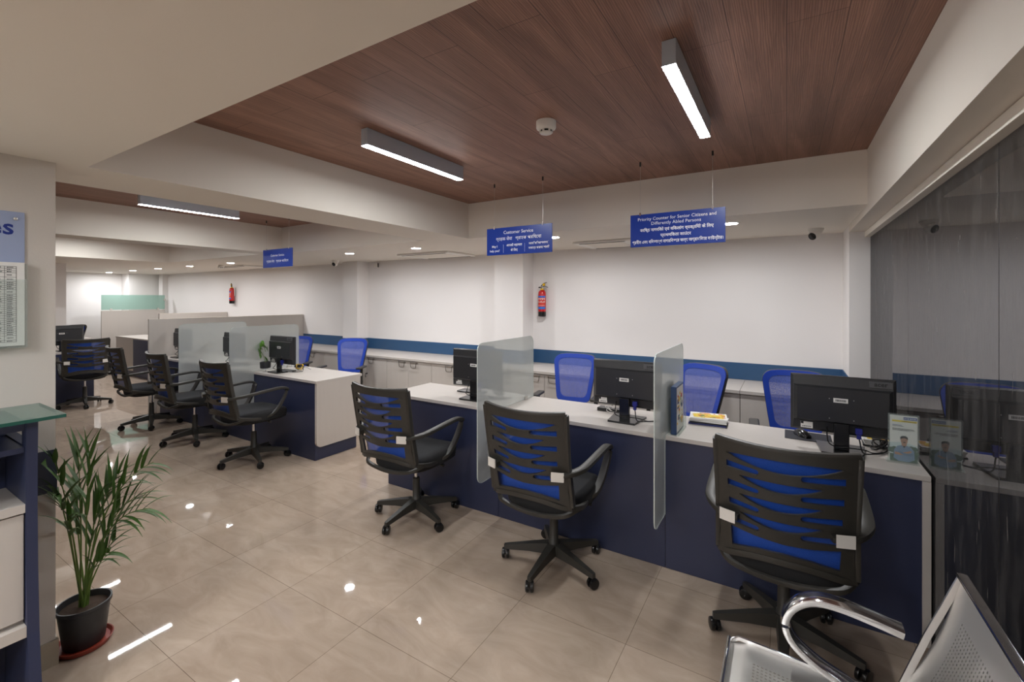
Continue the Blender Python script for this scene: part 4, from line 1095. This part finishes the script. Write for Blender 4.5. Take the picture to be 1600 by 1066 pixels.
FR = [  # base u,v  ctrl  tip  leaves len depthoffset droop start width
    ((124, 935), (112, 790), (82, 712), 7, .085, -.17, .5, .45),
    ((120, 935), (100, 780), (88, 772), 6, .080, -.19, .8, .55),
    ((126, 935), (130, 800), (121, 700), 7, .100, .03, .35, .40),
    ((130, 935), (132, 790), (142, 705), 7, .100, -.05, .30, .40),
    ((133, 935), (150, 760), (240, 722), 10, .095, .0, .75, .42),
    ((134, 935), (150, 780), (190, 735), 8, .085, .08, .6, .40),
    ((134, 935), (148, 800), (232, 795), 11, .095, -.05, .8, .35),
    ((132, 935), (160, 800), (215, 775), 9, .090, .06, .7, .35),
    ((128, 935), (108, 850), (108, 805), 5, .075, -.15, .9, .6),
    ((132, 935), (142, 870), (175, 862), 5, .075, -.08, .9, .35),
    ((134, 935), (150, 880), (182, 838), 5, .070, .04, .8, .45),
    ((127, 935), (122, 830), (112, 745), 8, .095, .08, .6, .4),
    ((131, 935), (140, 840), (160, 760), 8, .095, .02, .5, .35)]
for i, (b_, c_, e_, n_, l_, d_, dr, st_) in enumerate(FR):
    l_ *= 1.55; n_ = max(4, int(n_*.8)); st_ = min(.7, st_+.08)
    bb = pw(b_[0], b_[1], 0); bb = (bb[0]*.5+.010*math.cos(i*2.4), bb[1]*.5+.010*math.sin(i*2.4), .152)
    frond(bb, pw(c_[0], c_[1], d_*.4), pw(e_[0], e_[1], d_), n_, l_, d_, i+60, dr, st_, wid=.021)

# ------------------------------------------------------------------ steel waiting bench
t = thing('waiting_bench', 'perforated stainless steel waiting bench with chrome armrests beside the dark glass wall', 'bench', (.10, 1.04, 0))
BX, BY = -.10, -1.04
def perf_panel(name, o3, eu, ev, lu, lv, bulge, nrm, region, th=.0035):
    """sheet spanned by eu,ev with real punched slots inside region (as fractions)"""
    u0, u1, v0, v1 = region; pu, pv = .0125, .0105; m = MB()
    su = max(1, int((u1-u0)*lu/pu)); sv = max(1, int((v1-v0)*lv/pv))
    us = [0.0]; vs_ = [0.0]
    for k in range(1, 7): us.append(u0*k/7)
    for i in range(su):
        a = u0+(u1-u0)*i/su; q = (u1-u0)/su; us += [a, a+q*.34]
    us += [u1]+[u1+(1-u1)*k/6 for k in range(1, 7)]
    for k in range(1, 7): vs_.append(v0*k/7)
    for j in range(sv):
        a = v0+(v1-v0)*j/sv; q = (v1-v0)/sv; vs_ += [a, a+q*.55]
    vs_ += [v1]+[v1+(1-v1)*k/6 for k in range(1, 7)]
    us = sorted(set(round(x, 6) for x in us)); vs_ = sorted(set(round(x, 6) for x in vs_))
    V = []; nv = len(vs_)
    for a in us:
        for b__ in vs_:
            p = Vector(o3)+Vector(eu)*lu*a+Vector(ev)*lv*b__+Vector(nrm)*bulge(a, b__); V.append(p)
    F = []
    for i in range(len(us)-1):
        for j in range(nv-1):
            a, b__ = (us[i]+us[i+1])/2, (vs_[j]+vs_[j+1])/2
            if u0 < a < u1 and v0 < b__ < v1:
                fa = ((a-u0)/(u1-u0)*su) % 1; fb = ((b__-v0)/(v1-v0)*sv) % 1
                if fa < .34 and fb < .55: continue
            F.append((i*nv+j, (i+1)*nv+j, (i+1)*nv+j+1, i*nv+j+1))
    N_ = len(V); V2 = [p-Vector(nrm)*th for p in V]
    m.add(V+V2, [f for f in F]+[tuple(x+N_ for x in f[::-1]) for f in F], 0, True)
    E_ = {}
    for f in F:
        for q in range(4): E_[(f[q], f[(q+1) % 4])] = 1
    m.add(V+V2, [(b__, a, a+N_, b__+N_) for (a, b__) in E_ if (b__, a) not in E_], 0, False)
    return m.obj(name, STEEL, t)
for s_i, (ya, yb) in enumerate(((1.075, 1.60), (.53, 1.055))):
    L_ = yb-ya
    seat = perf_panel('seat', (-.155-.10, ya+BY, .440), (0, 1, 0), (1, 0, 0), L_, .43, lambda a, b__: -.012*math.sin(PI*b__)-.02*max(0, .12-b__)/.12, (0, 0, 1), (.14, .86, .16, .80))
    dv = Vector((.125, 0, .35)); lv = dv.length; dv.normalize(); nn = Vector((-dv.z, 0, dv.x))
    back = perf_panel('backrest', (.262-.10, ya+BY, .452), (0, 1, 0), tuple(dv), L_, lv, lambda a, b__: -.012*math.sin(PI*b__), tuple(nn), (.14, .86, .14, .80))
    for yy_ in (ya, yb):
        e_ = MB().tube([(-.155-.10, yy_+BY, .425), (-.13-.10, yy_+BY, .440), (0, yy_+BY, .428), (.20-.10+.06, yy_+BY, .436)], 1, 8, sec=(.004, .007)); e_.obj('side_trim', CHROME, seat)
        e_ = MB().tube([(.262-.10, yy_+BY, .452), (.32-.10, yy_+BY, .625), (.387-.10, yy_+BY, .802)], 1, 8, sec=(.004, .009), up=(1, 0, 0)); e_.obj('side_trim', CHROME, back)
    e_ = MB().tube([(.387-.10, ya+BY, .806), (.387-.10, yb+BY, .806)], 1, 8, sec=(.012, .006)); e_.obj('top_trim', CHROME, back)
    e_ = MB().tube([(-.158-.10, ya+BY, .428), (-.158-.10, yb+BY, .428)], 1, 8, sec=(.006, .010)); e_.obj('front_trim', CHROME, seat)
for yy_ in (1.56, .50):
    path = catmull([(.262, yy_, .640), (.20, yy_, .652), (.12, yy_, .662), (.06, yy_, .655), (.015, yy_, .620), (-.004, yy_, .570), (.015, yy_, .520), (.07, yy_, .478), (.14, yy_, .448), (.20, yy_, .420)], 6)
    MB().tube([(p.x-.10, p.y+BY, p.z) for p in path], 1, 12, sec=(.027, .012)).obj('armrest', CHROME, t)
MB().box(.03, .09, .48+BY, 1.62+BY, .36, .40, bev=.006).obj('beam', BLACKP, t)
for yy_ in (1.42, .70):
    MB().tube(catmull([(-.21, yy_+BY, .025), (-.05, yy_+BY, .06), (.05, yy_+BY, .20), (.06, yy_+BY, .37)], 5), 1, 8, sec=(.02, .014), up=(0, 1, 0)).tube(catmull([(.31, yy_+BY, .025), (.18, yy_+BY, .06), (.08, yy_+BY, .2), (.06, yy_+BY, .37)], 5), 1, 8, sec=(.02, .014), up=(0, 1, 0)).obj('leg', CHROME, t)
    MB().tube([(.07, yy_+BY, .38), (.19, yy_+BY, .43), (.236, yy_+BY, .56)], 1, 8, sec=(.012, .008), up=(0, 1, 0)).obj('back_bracket', BLACKP, t)
